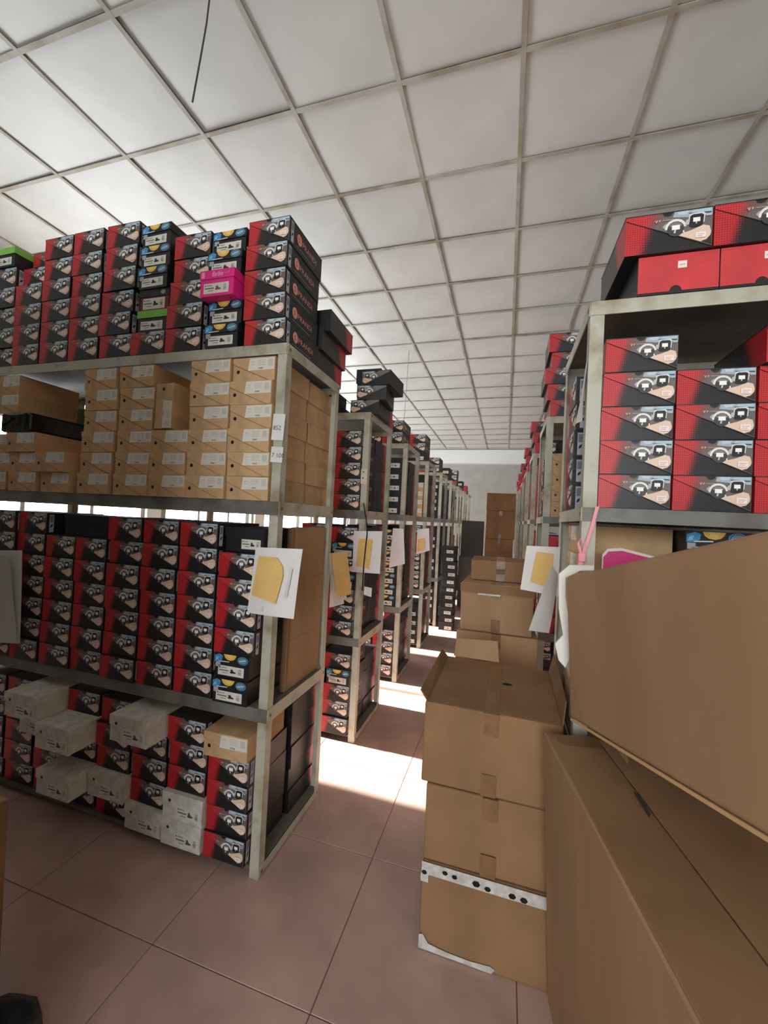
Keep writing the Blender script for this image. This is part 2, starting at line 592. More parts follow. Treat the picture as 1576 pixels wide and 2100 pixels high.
    return [('body', me, None, None), ('lid', lid, None, None), ('picture', pic, 1, 'printed picture of goggles and face'), ('sticker', S, None, None), ('side_label', SL, None, None)]


_lt = None


def logo_part(w, h, L):
    """orange S in a ring followed by lettering, on the right hand side"""
    M = mat('logo_orange', (236, 158, 140), 0.5)
    txt = text_mesh('PRANDI', 0.034, M)
    txs = text_mesh('S', 0.034, mat('logo_dark', (60, 30, 26), 0.5))
    xs = [v.co.x for v in txt.vertices]
    sc = 0.135 / (max(xs) - min(xs))
    verts, faces, fm = [], [], []

    def put(me2, ox, oz, sx, sz, mi, d):
        o = len(verts)
        for v in me2.vertices:
            verts.append((w / 2 + d, ox + v.co.x * sx, oz + v.co.y * sz))
        for p in me2.polygons:
            faces.append(tuple(o + i for i in p.vertices))
            fm.append(mi)
    y0 = -L / 2 + 0.062
    put(txt, y0 + 0.046, h * 0.40, sc, 1.0, 0, 0.0016)
    o = len(verts)
    ring = disc(y0 + 0.022, h * 0.52, 0.022, 0.024, 18)
    verts.extend((w / 2 + 0.0016, a, b) for a, b in ring)
    faces.append(tuple(range(o, o + 18)))
    fm.append(0)
    put(txs, y0 + 0.012, h * 0.41, 0.9, 0.9, 1, 0.002)
    o = len(verts)
    verts.extend((w / 2 + 0.0016, a, b) for a, b in rect(y0, y0 + 0.17, h * 0.17, h * 0.195))
    faces.append(tuple(range(o, o + 4)))
    fm.append(2)
    me = mesh('logo', verts, faces, [M, MATS['logo_dark'], mat('logo_grey', (150, 150, 150), 0.5)], fm)
    return me


def kraft_kind(w=0.208, h=0.1025, L=0.305, label=True):
    yf = -L / 2
    body = box_mesh('body', (-w / 2, w / 2, yf, L / 2, 0, h - 0.003), KRAFT)
    mb = MB().box((-w / 2 - 0.001, w / 2 + 0.001, yf - 0.002, L / 2 + 0.001, h - 0.003, h))
    mb.prism([((a - .5) * w, b * h) for a, b in ((0, .972), (0, .76), (.87, .02), (1, .02), (1, .972))], yf - 0.0028, yf - 0.0001)
    mb.prism([((a - .5) * w, b * h) for a, b in ((0, .765), (0, .735), (.86, .005), (.875, .02))], yf - 0.0012, yf - 0.0001, 'y', 1)
    lid = mb.make('lid', [KRAFT, KRAFTD])
    hole = inkmesh('thumb_hole', [(disc(0.125, 0.42, 0.038, 0.038 * w / h), (9, 8, 7))], yf - 0.0004, w, h, -w / 2)
    P = [([(0.37, 0.44), (0.985, 0.455), (0.985, 0.955), (0.40, 0.955)], (224, 220, 206))]
    for z in (0.86, 0.80, 0.74, 0.66):
        P.append((rect(0.60, 0.78, z, z + 0.018), (188, 184, 174)))
    P.append((rect(0.43, 0.52, 0.78, 0.81), (196, 192, 180)))
    P.append((rect(0.43, 0.50, 0.68, 0.70), (190, 200, 176)))
    P.append((rect(0.84, 0.95, 0.60, 0.88), (204, 200, 190)))
    for k in range(7):
        P.append((rect(0.62 + k * 0.017, 0.628 + k * 0.017, 0.49, 0.55), (120, 116, 108)))
    lab = inkmesh('label', P, yf - 0.0031, w, h, -w / 2, M=INKM)
    return [('body', body, None, None), ('lid', lid, None, None), ('thumb_hole', hole, None, None), ('label', lab, None, 'white printed label')]


def label_polys(u0, u1, v0, v1, shoe=(50, 48, 50), paper=(226, 224, 212)):
    def q(a, b):
        return (u0 + (u1 - u0) * a, v0 + (v1 - v0) * b)

    def r(a0, a1, b0, b1):
        return [q(a0, b0), q(a1, b0), q(a1, b1), q(a0, b1)]
    P = [(r(0, 1, 0, 1), paper)]
    P.append((r(0.05, 0.09, 0.70, 0.86), (80, 80, 80)))
    P.append((r(0.12, 0.34, 0.72, 0.84), (170, 168, 160)))
    P.append((r(0.05, 0.42, 0.46, 0.56), (96, 94, 90)))
    P.append((r(0.18, 0.40, 0.22, 0.30), (150, 148, 142)))
    P.append(([q(0.46, 0.36), q(0.52, 0.30), q(0.70, 0.34), q(0.69, 0.46), q(0.61, 0.52), q(0.56, 0.74), q(0.49, 0.66), q(0.50, 0.50)], shoe))
    P.append((r(0.79, 0.92, 0.66, 0.80), (186, 184, 176)))
    for k in range(6):
        P.append((r(0.79 + k * .022, 0.80 + k * .022, 0.26, 0.60), (150, 148, 142)))
    return P


def lidded_kind(w, h, L, bodyM, lidM, lidh, lid_polys=None, shoe=(50, 48, 50), extra=None, lx=(0.10, 0.86), lz=(0.10, 0.50)):
    """shoe box with a separate lift-off lid"""
    yf = -L / 2
    body = box_mesh('body', (-w / 2, w / 2, yf, L / 2, 0, h - 0.002), bodyM)
    z0 = h * (1 - lidh)
    mb = MB()
    g, t = 0.0035, 0.0018
    mb.box((-w / 2 - g, w / 2 + g, yf - g, L / 2 + g, h - 0.002, h))
    mb.box((-w / 2 - g, w / 2 + g, yf - g, yf - g + t, z0, h - 0.002)).box((-w / 2 - g, w / 2 + g, L / 2 + g - t, L / 2 + g, z0, h - 0.002))
    mb.box((-w / 2 - g, -w / 2 - g + t, yf - g + t, L / 2 + g - t, z0, h - 0.002)).box((w / 2 + g - t, w / 2 + g, yf - g + t, L / 2 + g - t, z0, h - 0.002))
    lid = mb.make('lid', lidM)
    parts = [('body', body, None, None), ('lid', lid, None, None)]
    lab = inkmesh('label', label_polys(lx[0], lx[1], lz[0], lz[1], shoe), yf - 0.0006, w, h, -w / 2, M=INKM)
    parts.append(('label', lab, None, 'white printed label with a shoe picture'))
    if lid_polys:
        parts.append(('lid_print', inkmesh('lid_print', [([(a, 1 - lidh + b * lidh) for a, b in p], c) for p, c in lid_polys], yf - g - 0.0003, w, h, -w / 2), 1, None))
    if extra:
        parts.append(('sticker', inkmesh('sticker', extra, yf - 0.0006, w, h, -w / 2, M=INKM), None, None))
    return parts


BLUE_LID = [([(0.0, 0.0), (0.12, 0.0), (0.22, 0.25), (0.24, 0.75), (0.14, 0.95), (0.0, 0.7)], (70, 150, 204)),
            ([(0.02, 0.15), (0.10, 0.2), (0.12, 0.6), (0.05, 0.55)], (140, 196, 226)),
            ([(0.12, 0.02), (0.44, 0.08), (0.44, 0.20), (0.12, 0.14)], (206, 216, 222)),
            ([(0.26, 0.98), (0.30, 0.6), (0.37, 0.38), (0.47, 0.30), (0.56, 0.42), (0.62, 0.7), (0.64, 0.98)], (238, 192, 88)),
            ([(0.34, 0.98), (0.40, 0.62), (0.50, 0.5), (0.56, 0.98)], (246, 214, 130)),
            (disc(0.83, 0.5, 0.15, 0.47), (92, 158, 196)), (disc(0.83, 0.5, 0.125, 0.40), (40, 62, 72)), (disc(0.83, 0.5, 0.11, 0.34), (104, 150, 172)),
            ([(0.73, 0.34), (0.93, 0.56), (0.92, 0.66), (0.72, 0.46)], (196, 214, 220))]
BW, BH = 0.168, 0.101
KINDS = {
    'R': (0.198, 0.107, 0.305, red_kind(), 'red-black shoe box'),
    'X': (0.232, 0.124, 0.33, red_kind(0.232, 0.124, 0.33), 'large red-black shoe box'),
    'M': (0.205, 0.099, 0.305, red_kind(0.205, 0.099, 0.305, True), 'black shoe box with grey goggles print'),
    'K': (0.208, 0.1012, 0.305, kraft_kind(0.208, 0.1012), 'kraft shoe box'),
    'B': (BW, BH, 0.285, lidded_kind(BW, BH, 0.285, BLACKC, BLACKC, 0.36, BLUE_LID, extra=[(rect(0.02, 0.16, 0.42, 0.62), (176, 178, 180))]), 'blue-yellow lidded shoe box'),
    'G': (BW, BH, 0.285, lidded_kind(BW, BH, 0.285, BLACKC, GREENC, 0.34), 'green-lidded shoe box'),
    'N': (BW, BH, 0.285, lidded_kind(BW, BH, 0.285, mat('maroon_card', (120, 34, 40), 0.6), BLACKC, 0.34, [(disc(0.8, 0.5, 0.08, 0.3), (150, 150, 150))], lz=(0.08, 0.6)), 'maroon shoe box'),
    'P': (BW, 0.112, 0.28, lidded_kind(BW, 0.112, 0.28, PINKC, PINKC, 0.34,
                                      [(rect(0.03, 0.13, 0.15, 0.85), (246, 160, 200))], shoe=(150, 70, 110)), 'bright pink shoe box'),
    'D': (0.19, 0.105, 0.30, lidded_kind(0.19, 0.105, 0.30, DARKC, DARKC, 0.34, lx=(0.42, 0.92), lz=(0.12, 0.52)), 'white-labelled black shoe box'),
    'W': (0.205, 0.112, 0.30, lidded_kind(0.205, 0.112, 0.30, WHITEC, WHITEC, 0.38, shoe=(110, 80, 50), lx=(0.36, 0.96), lz=(0.10, 0.55),
                                         lid_polys=[(disc(0.18, 0.22, 0.035, 0.16), (30, 26, 22))]), 'white shoe box'),
    'E': (0.217, 0.122, 0.31, None, 'red-ended shoe box'),
}
_pm = text_mesh('Barbie', 0.030, mat('pale_pink_ink', (252, 196, 224), 0.5), 'script_lettering')
for _v in _pm.vertices:
    _v.co = Vector((-0.026 + _v.co.x * 0.72 + _v.co.y * 0.25, -0.1441, 0.112 * 0.66 + 0.010 + _v.co.y))
KINDS['P'][3].append(('script_lettering', _pm, 1, 'white script lettering'))
KINDS['P'][3].append(('emblem', inkmesh('emblem', [([(0.74, 0.80), (0.88, 0.86), (0.88, 0.90), (0.74, 0.84)], (190, 130, 130))], -0.1438, BW, 0.112, -BW / 2), 1, None))
# upside-down box on the right rack: plain red end with a thumb notch at the bottom edge and a small sticker
_w, _h, _L = KINDS['E'][:3]
_nt = [(0, 0.05), (0.40, 0.05), (0.42, 0.14), (0.46, 0.19), (0.50, 0.19), (0.54, 0.14), (0.56, 0.05), (1, 0.05), (1, 1), (0, 1)]
KINDS['E'] = (_w, _h, _L, [
    ('body', box_mesh('body', (-_w / 2, _w / 2, -_L / 2, _L / 2, 0.0, _h), DARKC), None, None),
    ('end_panel', MB().prism([((a - .5) * (_w - .002), b * (_h - 0.001)) for a, b in _nt], -_L / 2 - 0.002, -_L / 2 - 0.0001).make('end_panel', REDC), None, 'plain red end panel'),
    ('sticker', inkmesh('sticker', [(rect(0.50, 0.61, 0.62, 0.80), (240, 226, 218)), (rect(0.52, 0.59, 0.69, 0.72), (200, 180, 176))], -_L / 2 - 0.0024, _w, _h, -_w / 2, M=INKM), None, None)],
    'red-ended shoe box')
LOGO = logo_part(0.198, 0.107, 0.305)


BOXNAME = {'R': 'red_shoe_box', 'X': 'red_shoe_box', 'E': 'red_shoe_box', 'K': 'kraft_shoe_box', 'P': 'pink_shoe_box', 'W': 'white_shoe_box', 'N': 'maroon_shoe_box'}
SKIP = set(i for a, b in ((92, 101), (415, 416), (461, 461), (493, 496), (567, 567), (574, 580), (645, 645), (669, 671), (673, 675), (691, 692), (708, 708), (720, 724), (726, 729)) for i in range(a, b + 1))
FAR = set(i for a, b in ((102, 104), (107, 110), (169, 169), (272, 273), (279, 283), (296, 301), (314, 315), (317, 317), (326, 327), (332, 335), (345, 346), (348, 354), (359, 361), (366, 367), (369, 369), (376, 379), (384, 389), (392, 392), (395, 402), (404, 404), (408, 412), (417, 449), (452, 460), (462, 465), (467, 492), (553, 558), (560, 566), (568, 573), (586, 586), (599, 600), (602, 602), (604, 612), (624, 630), (634, 638), (641, 642), (644, 644), (649, 668), (672, 672), (676, 677), (680, 690), (693, 707), (709, 719), (725, 725)) for i in range(a, b + 1))
FARB = MB()
NBOX = [0]


def put_box(kind, x, yf, z, label, group, rz=0.0, logo=False, roll=0.0):
    """x: centre, yf: front end (for rz=0), or centre y when rz is a quarter or half turn"""
    w, h, L, parts, _ = KINDS[kind]
    NBOX[0] += 1
    if NBOX[0] in SKIP:
        return None
    if NBOX[0] in FAR:
        o = len(FARB.v)
        FARB.box((-w / 2, w / 2, -L / 2, L / 2, 0, h), 1 if kind == 'K' else 0)
        if kind in 'RX':
            FARB.m[-4] = 2
            FARB.m[-1] = 2
        T_ = Matrix.Translation((x, yf, z)) @ Matrix.Rotation(rz, 4, 'Z')
        FARB.v[o:] = [tuple(T_ @ Vector(q)) for q in FARB.v[o:]]
        return None
    r = thing(BOXNAME.get(kind, 'black_shoe_box'), label, 'shoe box', (x, yf, z), (0, roll, rz), group)
    if 'VIS' in globals():
        r['idx'] = NBOX[0]
    made = []
    for (nm, me, pi, lb) in parts:
        o = obj(nm, me, made[pi] if pi is not None else r)
        if lb:
            o['label'] = lb
        made.append(o)
    if logo and kind == 'R':
        o = obj('logo', LOGO, r)
        o['label'] = 'orange round S logo with lettering'
    return r


def stack(kinds, xl, yf, z, place, group, col, offs=None, yo=None, facing=1, logo=False, i0=0, rzj=0.012, xr=None):
    """boxes piled up from the bottom; xl = left edge, facing=1 printed end to -y, -1 to +y"""
    for i, k in enumerate(kinds):
        w, h, L = KINDS[k][:3]
        dx = offs[i] if offs else 0.0
        dy = yo[i] if yo else random.uniform(-0.008, 0.004)
        xc = (xr - w / 2 + dx) if xr is not None else (xl + w / 2 + dx)
        rz = random.uniform(-rzj, rzj) + (0 if facing == 1 else math.pi)
        lab = '%s, %s up, %s, %s' % (KINDS[k][4], ORD[i + 1 + i0], col, place)
        put_box(k, xc, yf + L / 2 + dy, z, lab, group, rz, logo)
        z += h + 0.0008
    return z


# ------------------------------------------------------------------ steel racks
def angle_post(x, y, sx, sy, z1, a=0.042, t=0.004):
    """L section steel post, corner at (x,y), legs towards sx, sy"""
    pts = [(x, y), (x + sx * a, y), (x + sx * a, y + sy * t), (x + sx * t, y + sy * t), (x + sx * t, y + sy * a), (x, y + sy * a)]
    if sx * sy < 0:
        pts = pts[::-1]
    return MB().prism(pts, 0, z1, 'z').make('post', STEEL)


def rack(label, x0, x1, y0, y1, levels, end='right', group=None):
    """levels: list of (z of board top, beam height or 0)"""
    zt = levels[-1][0]
    r = thing('storage_rack', label, 'rack', ((x0 + x1) / 2, (y0 + y1) / 2, 0), group=group)
    ox, oy = (x0 + x1) / 2, (y0 + y1) / 2
    for (x, sx) in ((x0, 1), (x1, -1)):
        for (y, sy) in ((y0, 1), (y1, -1)):
            obj('post', angle_post(x - ox, y - oy, sx, sy, zt - 0.0005), r)
    for (z, bh) in levels:
        obj('shelf_board', box_mesh('shelf_board', (x0 + .006 - ox, x1 - .006 - ox, y0 + .006 - oy, y1 - .006 - oy, z - 0.012, z), BOARD), r)
        if bh:
            for yy in (y0 - 0.003, y1 - 0.001):
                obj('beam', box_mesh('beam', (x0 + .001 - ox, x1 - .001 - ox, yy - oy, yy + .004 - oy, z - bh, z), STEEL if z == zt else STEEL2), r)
        for xx in (x0 - 0.003, x1 - 0.001):
            hh = bh if bh else 0.035
            obj('side_beam', box_mesh('side_beam', (xx - ox, xx + .004 - ox, y0 + .003 - oy, y1 - .003 - oy, z - hh, z), STEEL), r)
            for yy in (y0 + .02, y1 - .02):
                obj('bolt', mesh('bolt', [((xx + (-.0012 if xx < ox else .0052)) - ox, yy - oy + .007 * math.cos(t * .7854), z - hh / 2 + .007 * math.sin(t * .7854)) for t in range(8)],
                                 [tuple(range(8))], RUST), r)
    return r


LEV = [(0.042, 0.0), (0.69, 0.055), (1.55, 0.058), (2.216, 0.046)]
XA = -0.905          # aisle end of the left racks
XB = -2.82
rack('near left steel rack packed with shoe boxes, paper tags on its post', XB, XA, 1.487, 2.04, LEV, group='left row of racks')

# ---- near left rack, top
G1 = 'shoe boxes on top of the near left rack'
pl = 'near left rack top'


def cs(n):
    return ORD[n] + ' stack from aisle'


zt = 2.217
F1 = 1.482
stack('RRRRR', -1.127, F1, zt, pl, G1, cs(1), [0.012, 0.004, -0.002, 0.002, 0.006], [0, -.004, -.002, -.006, 0], logo=True, rzj=0.006)
stack('BBPBB', -1.316, F1 - 0.005, zt, pl, G1, cs(2), [0.0, 0.012, 0.0, 0.006, 0.014], [0, 0.004, -0.045, -0.012, 0.006])
stack('RRRRR', -1.545, F1, zt, pl, G1, cs(3), [0, .008, .014, .02, .022], [0, -.006, 0, .01, .004])
zz = stack('R', -1.752, F1, zt, pl, G1, cs(4), [0.003], [0])
stack('GNBBB', -1.72, F1, zz, pl, G1, cs(4), [0, .003, 0.0, 0.004, 0.003], [0.006, 0.01, 0, 0.002, 0.004], rzj=0.02, i0=1)
stack('RRRRRR', -1.955, F1, zt, pl, G1, cs(5), [.008, 0, .004, .022, .02, .022], [0, -.004, .002, -.008, -.004, -.004])
stack('RRRRRR', -2.16, F1, zt, pl, G1, cs(6), [.002, 0, .004, .004, 0, .008], [0, 0, -.004, 0, -.004, -.006])
stack('RRRRRR', -2.365, F1, zt, pl, G1, cs(7), [.004, 0, .002, 0, .002, .004], [0, .002, 0, -.004, 0, -.004])
stack('RRRRRR', -2.57, F1, zt, pl, G1, cs(8), [.004, .002, 0, 0, .002, .004], [0, 0, 0, 0, .03, .07])
stack('RRRRRG', -2.775, F1, zt, pl, G1, cs(9), [.002, 0, .002, .0, 0, .03], [.02, .01, .01, 0, 0, -.01])
# rear stack at the aisle end, printed ends to the far side
stack('RRR', 0, 1.81, zt, 'back of ' + pl, G1, 'aisle end stack', [-0.018, -0.004, 0.018], [-.015, 0.0, 0.035], facing=-1, logo=True, xr=-0.905)

# ---- near left rack, kraft level
G2 = 'kraft shoe boxes on the near left rack'
pl = 'kraft level, near left rack'
z2 = 1.551
stack('KKKKKK', 0, F1, z2, pl, G2, cs(1), [-.002, 0, -.006, -.001, -.008, -.002], None, xr=-0.953)
stack('KKKKKK', -1.376, F1, z2, pl, G2, cs(2), [0, .001, -.002, 0, -.002, -.003])
z = stack('KKK', -1.588, F1, z2, pl, G2, cs(3), [.0, .0, .0])
stack('KKKKKK', -1.797, F1, z2, pl, G2, cs(4), [0, 0, .003, .004, .005, 0])
stack('KKKKKK', -2.03, F1, z2, pl, G2, cs(5), [-.003, 0, .004, .012, .018, .004])
stack('KK', -2.30, F1, z2, pl, G2, cs(6), [.01, -.008], [0, -.02], rzj=0.03)
z = stack('KKK', -2.53, F1, z2, pl, G2, cs(7), [0, -.01, -.018], [0, 0.005, -.01], rzj=0.03)
zw = z + 0.0
z = stack('KK', -2.70, F1, z + 0.103, pl, G2, cs(7), [.01, .0], [-.004, .004], i0=4)
stack('KKK', -2.771, F1, z2, pl, G2, cs(8), [.0, .004, 0.0], [0.01, 0.02, .03])
for ci, xq in ((5, -2.02), (6, -2.24), (7, -2.46), (8, -2.68)):
    stack('DDDDD', xq, 1.835, z2, 'kraft level back, near left rack', G2, cs(ci), facing=-1)
stack('KKKKKK', 0, 1.795, z2, 'back of ' + pl, G2, cs(1), [-.012, -.002, -.010, -.001, -.014, -.008], [0, .012, -.002, .016, .004, .01], facing=-1, xr=-0.953)
# one kraft box standing on its side
w, h, L = KINDS['K'][:3]
put_box('K', -1.572, F1 + L / 2 - 0.004, 1.551 + 3 * 0.1033 + w / 2 + 0.002, 'kraft shoe box standing upright on its side on the third kraft stack', G2, 0.0, roll=math.radians(90))

# black plastic parcel
pk = thing('wrapped_parcel', 'flat parcel wrapped in shiny black plastic between kraft boxes', 'parcel', (-2.475, 1.46, zw + 0.001))
vv = bxv(-0.108, 0.108, 0, 0.31, 0, 0.100)
pm = bevel_mesh(mesh('wrapping', vv, BF, PLASTIC), 0.012, 2)
obj('wrapping', pm, pk)
for s in (-1, 1):
    obj('folded_flap', MB().prism([(-0.09 * s, 0.03), (0.0, 0.07), (-0.085 * s, 0.095)][::s], -0.004, 0.001).make('folded_flap', PLASTIC), pk)

# ---- near left rack, red level
G3 = 'shoe boxes on the waist-high level of the near left rack'
pl = 'third level, near left rack'
z3 = 0.691
cols3 = [(-1.178, 'BBRRRR', [0.014, .01, 0, -.002, .0, .0]), (-1.386, 'RRRRRRR', None), (-1.594, 'RRRRRRR', None), (-1.802, 'RRRRRRR', None),
         (-2.01, 'RRRRRR', None), (-2.218, 'RRRRRR', None), (-2.426, 'RRRRRRR', None), (-2.634, 'RRRRRRR', None)]
for ci, (xl, ks, off) in enumerate(cols3):
    stack(ks, xl, F1, z3, pl, G3, cs(ci + 1), off or [random.uniform(-.003, .003) for _ in ks], [random.uniform(-.012, .004) for _ in ks])
w, h, L = KINDS['D'][:3]
put_box('D', -1.98, 1.60, z3 + 6 * 0.1078 + 0.001, 'black shoe box lying crosswise on red boxes, near left rack', G3, math.pi / 2)
put_box('D', -1.075, 1.66, z3 + 2 * 0.1018 + 4 * 0.1078 + 0.002, 'black shoe box pushed back above blue-ringed stack, near left rack', G3, 0.0)
# flattened carton standing at the end of that level
fc = thing('flattened_carton', 'tall flattened brown carton standing in the end of near left rack', 'carton', (-0.935, 1.83, 0.691))
mbm = bevel_mesh(box_mesh('panel', (-0.012, 0.012, -0.165, 0.165, 0, 0.75), CARTON), 0.004, 1)
obj('panel', mbm, fc)
obj('folded_edge', bevel_mesh(box_mesh('folded_edge', (-0.014, 0.016, -0.185, -0.165, 0.004, 0.745), CARTON2), 0.004, 1), fc)
for zq in (0.23, 0.5):
    obj('crease', box_mesh('crease', (0.0118, 0.0124, -0.16, 0.16, zq, zq + 0.003), KRAFTD), fc)

# ---- near left rack, floor level
G4 = 'shoe boxes on the floor level of the near left rack'
pl = 'floor level, near left rack'
z4 = 0.043
z = stack('RRRR', -1.166, F1, z4, pl, G4, cs(1), None, [-.012, -.004, -.008, -.01])
stack('K', -1.19, F1 - 0.03, z, pl, G4, cs(1), [.01], [0], rzj=0.05, i0=4)
stack('WWRRR', -1.382, F1 - 0.02, z4, pl, G4, cs(2), [0, 0, .0, .004, -.004], [0, .002, .02, .02, .01])
stack('WRRRW', -1.597, F1 - 0.01, z4, pl, G4, cs(3), [0, .004, .004, -.002, -.014], [0, 0.02, .02, .02, -.09], rzj=0.03)
stack('RWRRR', -1.812, F1, z4, pl, G4, cs(4), [.003, 0, .002, .0, .003], [.02, -.025, .01, 0, .02])
stack('RWRWR', -2.03, F1, z4, pl, G4, cs(5), [.005, -.004, .003, 0, .003], [.03, -.10, .02, -.12, .02], rzj=0.04)
stack('RRRWW', -2.245, F1, z4, pl, G4, cs(6), [0, 0, .003, -.003, 0], [.03, .02, .02, -.05, -.12], rzj=0.03)
stack('RRRRR', -2.46, F1, z4, pl, G4, cs(7), None, [.03, .02, .02, .02, .02])
stack('RRRRR', -2.675, F1, z4, pl, G4, cs(8), None, [.03, .02, .02, .02, .02])
stack('RRRRR', 0, 1.80, z4, 'back of ' + pl, G4, cs(1), [0, -.004, 0, -.003, 0], None, facing=-1, logo=True, xr=-0.953)

# ------------------------------------------------------------------ further left racks
PITCH = 1.09
NAMES = ['near', 'second', 'third', 'fourth', 'fifth', 'sixth', 'seventh', 'eighth', 'ninth']
FILL = {  # (top, high, waist, floor) for the aisle column and the one behind it
    1: (('', ''), ('RRRRR', 'RRRRR'), ('RRRBRBR', 'RRRRRRR'), ('RRRBR', 'RRRRR')),
    2: (('RR', 'RRR'), ('DDDDD', 'RRRRR'), ('BBBBBBB', 'RRRRRRR'), ('RRRR', 'RRRRR')),
    3: (('DRR', 'RR'), ('KKKK', 'DDDD'), ('RRRRRRR', 'RRRRRRR'), ('DDDD', 'RRRR')),
    4: (('RR', 'RRR'), ('DDDDD', ''), ('DDDDDDD', ''), ('DDDDD', '')),
    5: (('DD', 'RR'), ('DDDD', ''), ('DDDDDDD', ''), ('DDDD', '')),
    6: (('RRR', ''), ('KKKK', ''), ('RRRRR', ''), ('RRRR', '')),
    7: (('DD', ''), ('DDDDD', ''), ('DDDDD', ''), ('DDDDD', '')),
    8: (('RR', ''), ('RRRR', ''), ('RRRRR', ''), ('RRRR', '')),
}
LN = ['top', 'upper level', 'waist level', 'floor level']
for k in range(1, 9):
    y0 = 1.487 + PITCH * k
    nm = NAMES[k] + ' left rack'
    rack('%s steel rack counted from the camera, aisle end showing' % (NAMES[k] + ' left'), XB + 0.2, XA, y0, y0 + 0.553, LEV, group='left row of racks')
    for li, (ka, kb) in enumerate(FILL[k]):
        zb = (2.217, 1.551, 0.691, 0.043)[li]
        grp = 'shoe boxes on the %s' % nm
        place = '%s %s' % (nm, LN[li])
        fr = y0 - 0.004
        if ka:
            stack(ka, 0, fr, zb, place, grp, 'aisle column', [random.uniform(-.01, 0) for _ in ka], [random.uniform(-.01, .006) for _ in ka], xr=-0.953, logo=k < 4)
        if kb:
            stack(kb, 0, fr, zb, place, grp, 'inner column', [random.uniform(-.01, 0) for _ in kb], [random.uniform(-.01, .006) for _ in kb], xr=-1.165)
        if k <= 5 and li > 0:
            rear = 'R' * (5, 5, 7, 4)[li] if k < 4 else 'D' * (5, 5, 7, 5)[li]
            stack(rear, 0, fr + 0.312, zb, 'back of ' + place, grp, 'rear column', [random.uniform(-.01, 0) for _ in rear], None, facing=-1, xr=-0.953)
# crooked pile on top of the second left rack, jutting over the aisle end
y0 = 1.487 + PITCH
h = KINDS['M'][1]
for i, (xl, rz) in enumerate(((-1.075, 0.03), (-1.04, 0.10), (-0.99, -0.05))):
    put_box('M', xl + 0.1025, y0 + 0.20, 2.217 + i * (h + 0.001), 'black shoe box with grey goggles print, %s up in crooked pile, second left rack' % ORD[i + 1], 'crooked pile on second left rack', rz)
for i in range(2):
    put_box('M', -1.30 - 0.03 * i, y0 + 0.19, 2.217 + i * (h + 0.001), 'black shoe box with grey print, %s up beside crooked pile, second left rack' % ORD[i + 1], 'crooked pile on second left rack', 0.02)
for i in range(4):
    put_box('R', -1.03 - 0.01 * i, y0 + 0.50, 2.217 + i * 0.1078, 'red-black shoe box, %s up behind crooked pile, second left rack' % ORD[i + 1], 'crooked pile on second left rack', math.pi)

# black boxes piled on the floor at the end of the fifth rack
zz = 0.0
for i in range(11):
    put_box('D', -0.74 + random.uniform(-.012, .012), 5.70 + random.uniform(-.01, .01) + 0.16, zz,
            'black shoe box, %s up in floor pile before the fifth left rack' % ORD[i + 1], 'floor pile of black boxes', random.uniform(-.05, .05)) if i < 12 else None
    zz += 0.1058

# ------------------------------------------------------------------ right racks
RX0 = 0.236
RLEV = [(0.042, 0.0), (0.80, 0.05), (1.572, 0.045), (2.244, 0.045)]
rack('near right steel rack holding red shoe boxes behind the big carton', RX0, RX0 + 1.75, 1.447, 2.02, RLEV, group='right row of racks')
G5 = 'shoe boxes on the near right rack'
pl = 'near right rack'
fr = 1.441
stack('RRRRR', 0.2805, fr, 1.573, pl, G5, cs(1), [0, 0, 0, 0.002, 0.002], [0, -.004, 0, -.004, -.008], rzj=0.006)
stack('RRRR', 0.4835, fr, 1.573, pl, G5, cs(2), [0, 0, .002, .002], [0, 0, -.004, 0], rzj=0.006)
stack('RRRRR', 0.6895, fr, 1.573, pl, G5, cs(3), [0, 0, .002, 0, .002], [0, .004, -.002, -.004, -.03], rzj=0.006)
stack('RRRR', 0.8925, fr, 1.573, pl, G5, cs(4), None, None, rzj=0.006)
for i in range(5):     # rear boxes turned with the printed end to the aisle
    w, h, L = KINDS['R'][:3]
    put_box('R', 0.246 + L / 2 + random.uniform(0, .01), 1.872 + random.uniform(-.004, .004), 1.573 + i * 0.1078, 'red-black shoe box, %s up, end to aisle, back of near right rack' % ORD[i + 1], G5, -math.pi / 2)
stack('EE', 0.366, 1.43, 2.245, pl + ' top', G5, cs(1), [0, 0], [0, 0], rzj=0.0) if False else None
ze = 2.245
for i in range(3):
    put_box('E', 0.366 + 0.1085 + i * 0.2185, 1.44 + 0.155, ze, 'upside-down shoe box with plain red end, %s from aisle, near right rack top' % ORD[i + 1], G5)
    put_box('X', 0.322 + 0.116 + i * 0.2365, 1.425 + 0.165, ze + 0.123, 'large red-black shoe box, %s from aisle, uppermost on near right rack' % ORD[i + 1], G5, 0.01)

# lower level things
kb = 'kraft boxes on lower level of near right rack'
z = 0.801
for i in range(7):
    put_box('K', 0.41, 1.76, z, 'kraft shoe box, %s up, lower level of near right rack' % ORD[i + 1], kb, -math.pi / 2)
    z += 0.1019
for ci, xl in ((2, 0.572), (3, 0.746), (4, 0.92), (5, 1.094)):
    stack('BBBBBBB', xl, 1.58, 0.801, 'near right rack lower level', kb, cs(ci))
tr = thing('plastic_tray', 'pink rounded plastic tray poking up behind the big carton', 'tray', (0.42, 1.52, 1.125))
pts = [(-0.10, 0), (0.10, 0), (0.10, 0.26), (0.07, 0.285), (-0.045, 0.31), (-0.085, 0.305), (-0.10, 0.285)]
obj('panel', MB().prism(pts, 0, 0.008).make('panel', mat('pink_plastic', (206, 52, 120), 0.35)), tr)
obj('rim', MB().prism([(a * 1.03, b * 1.03) for a, b in pts], 0.008, 0.014).make('rim', FOAM), tr)

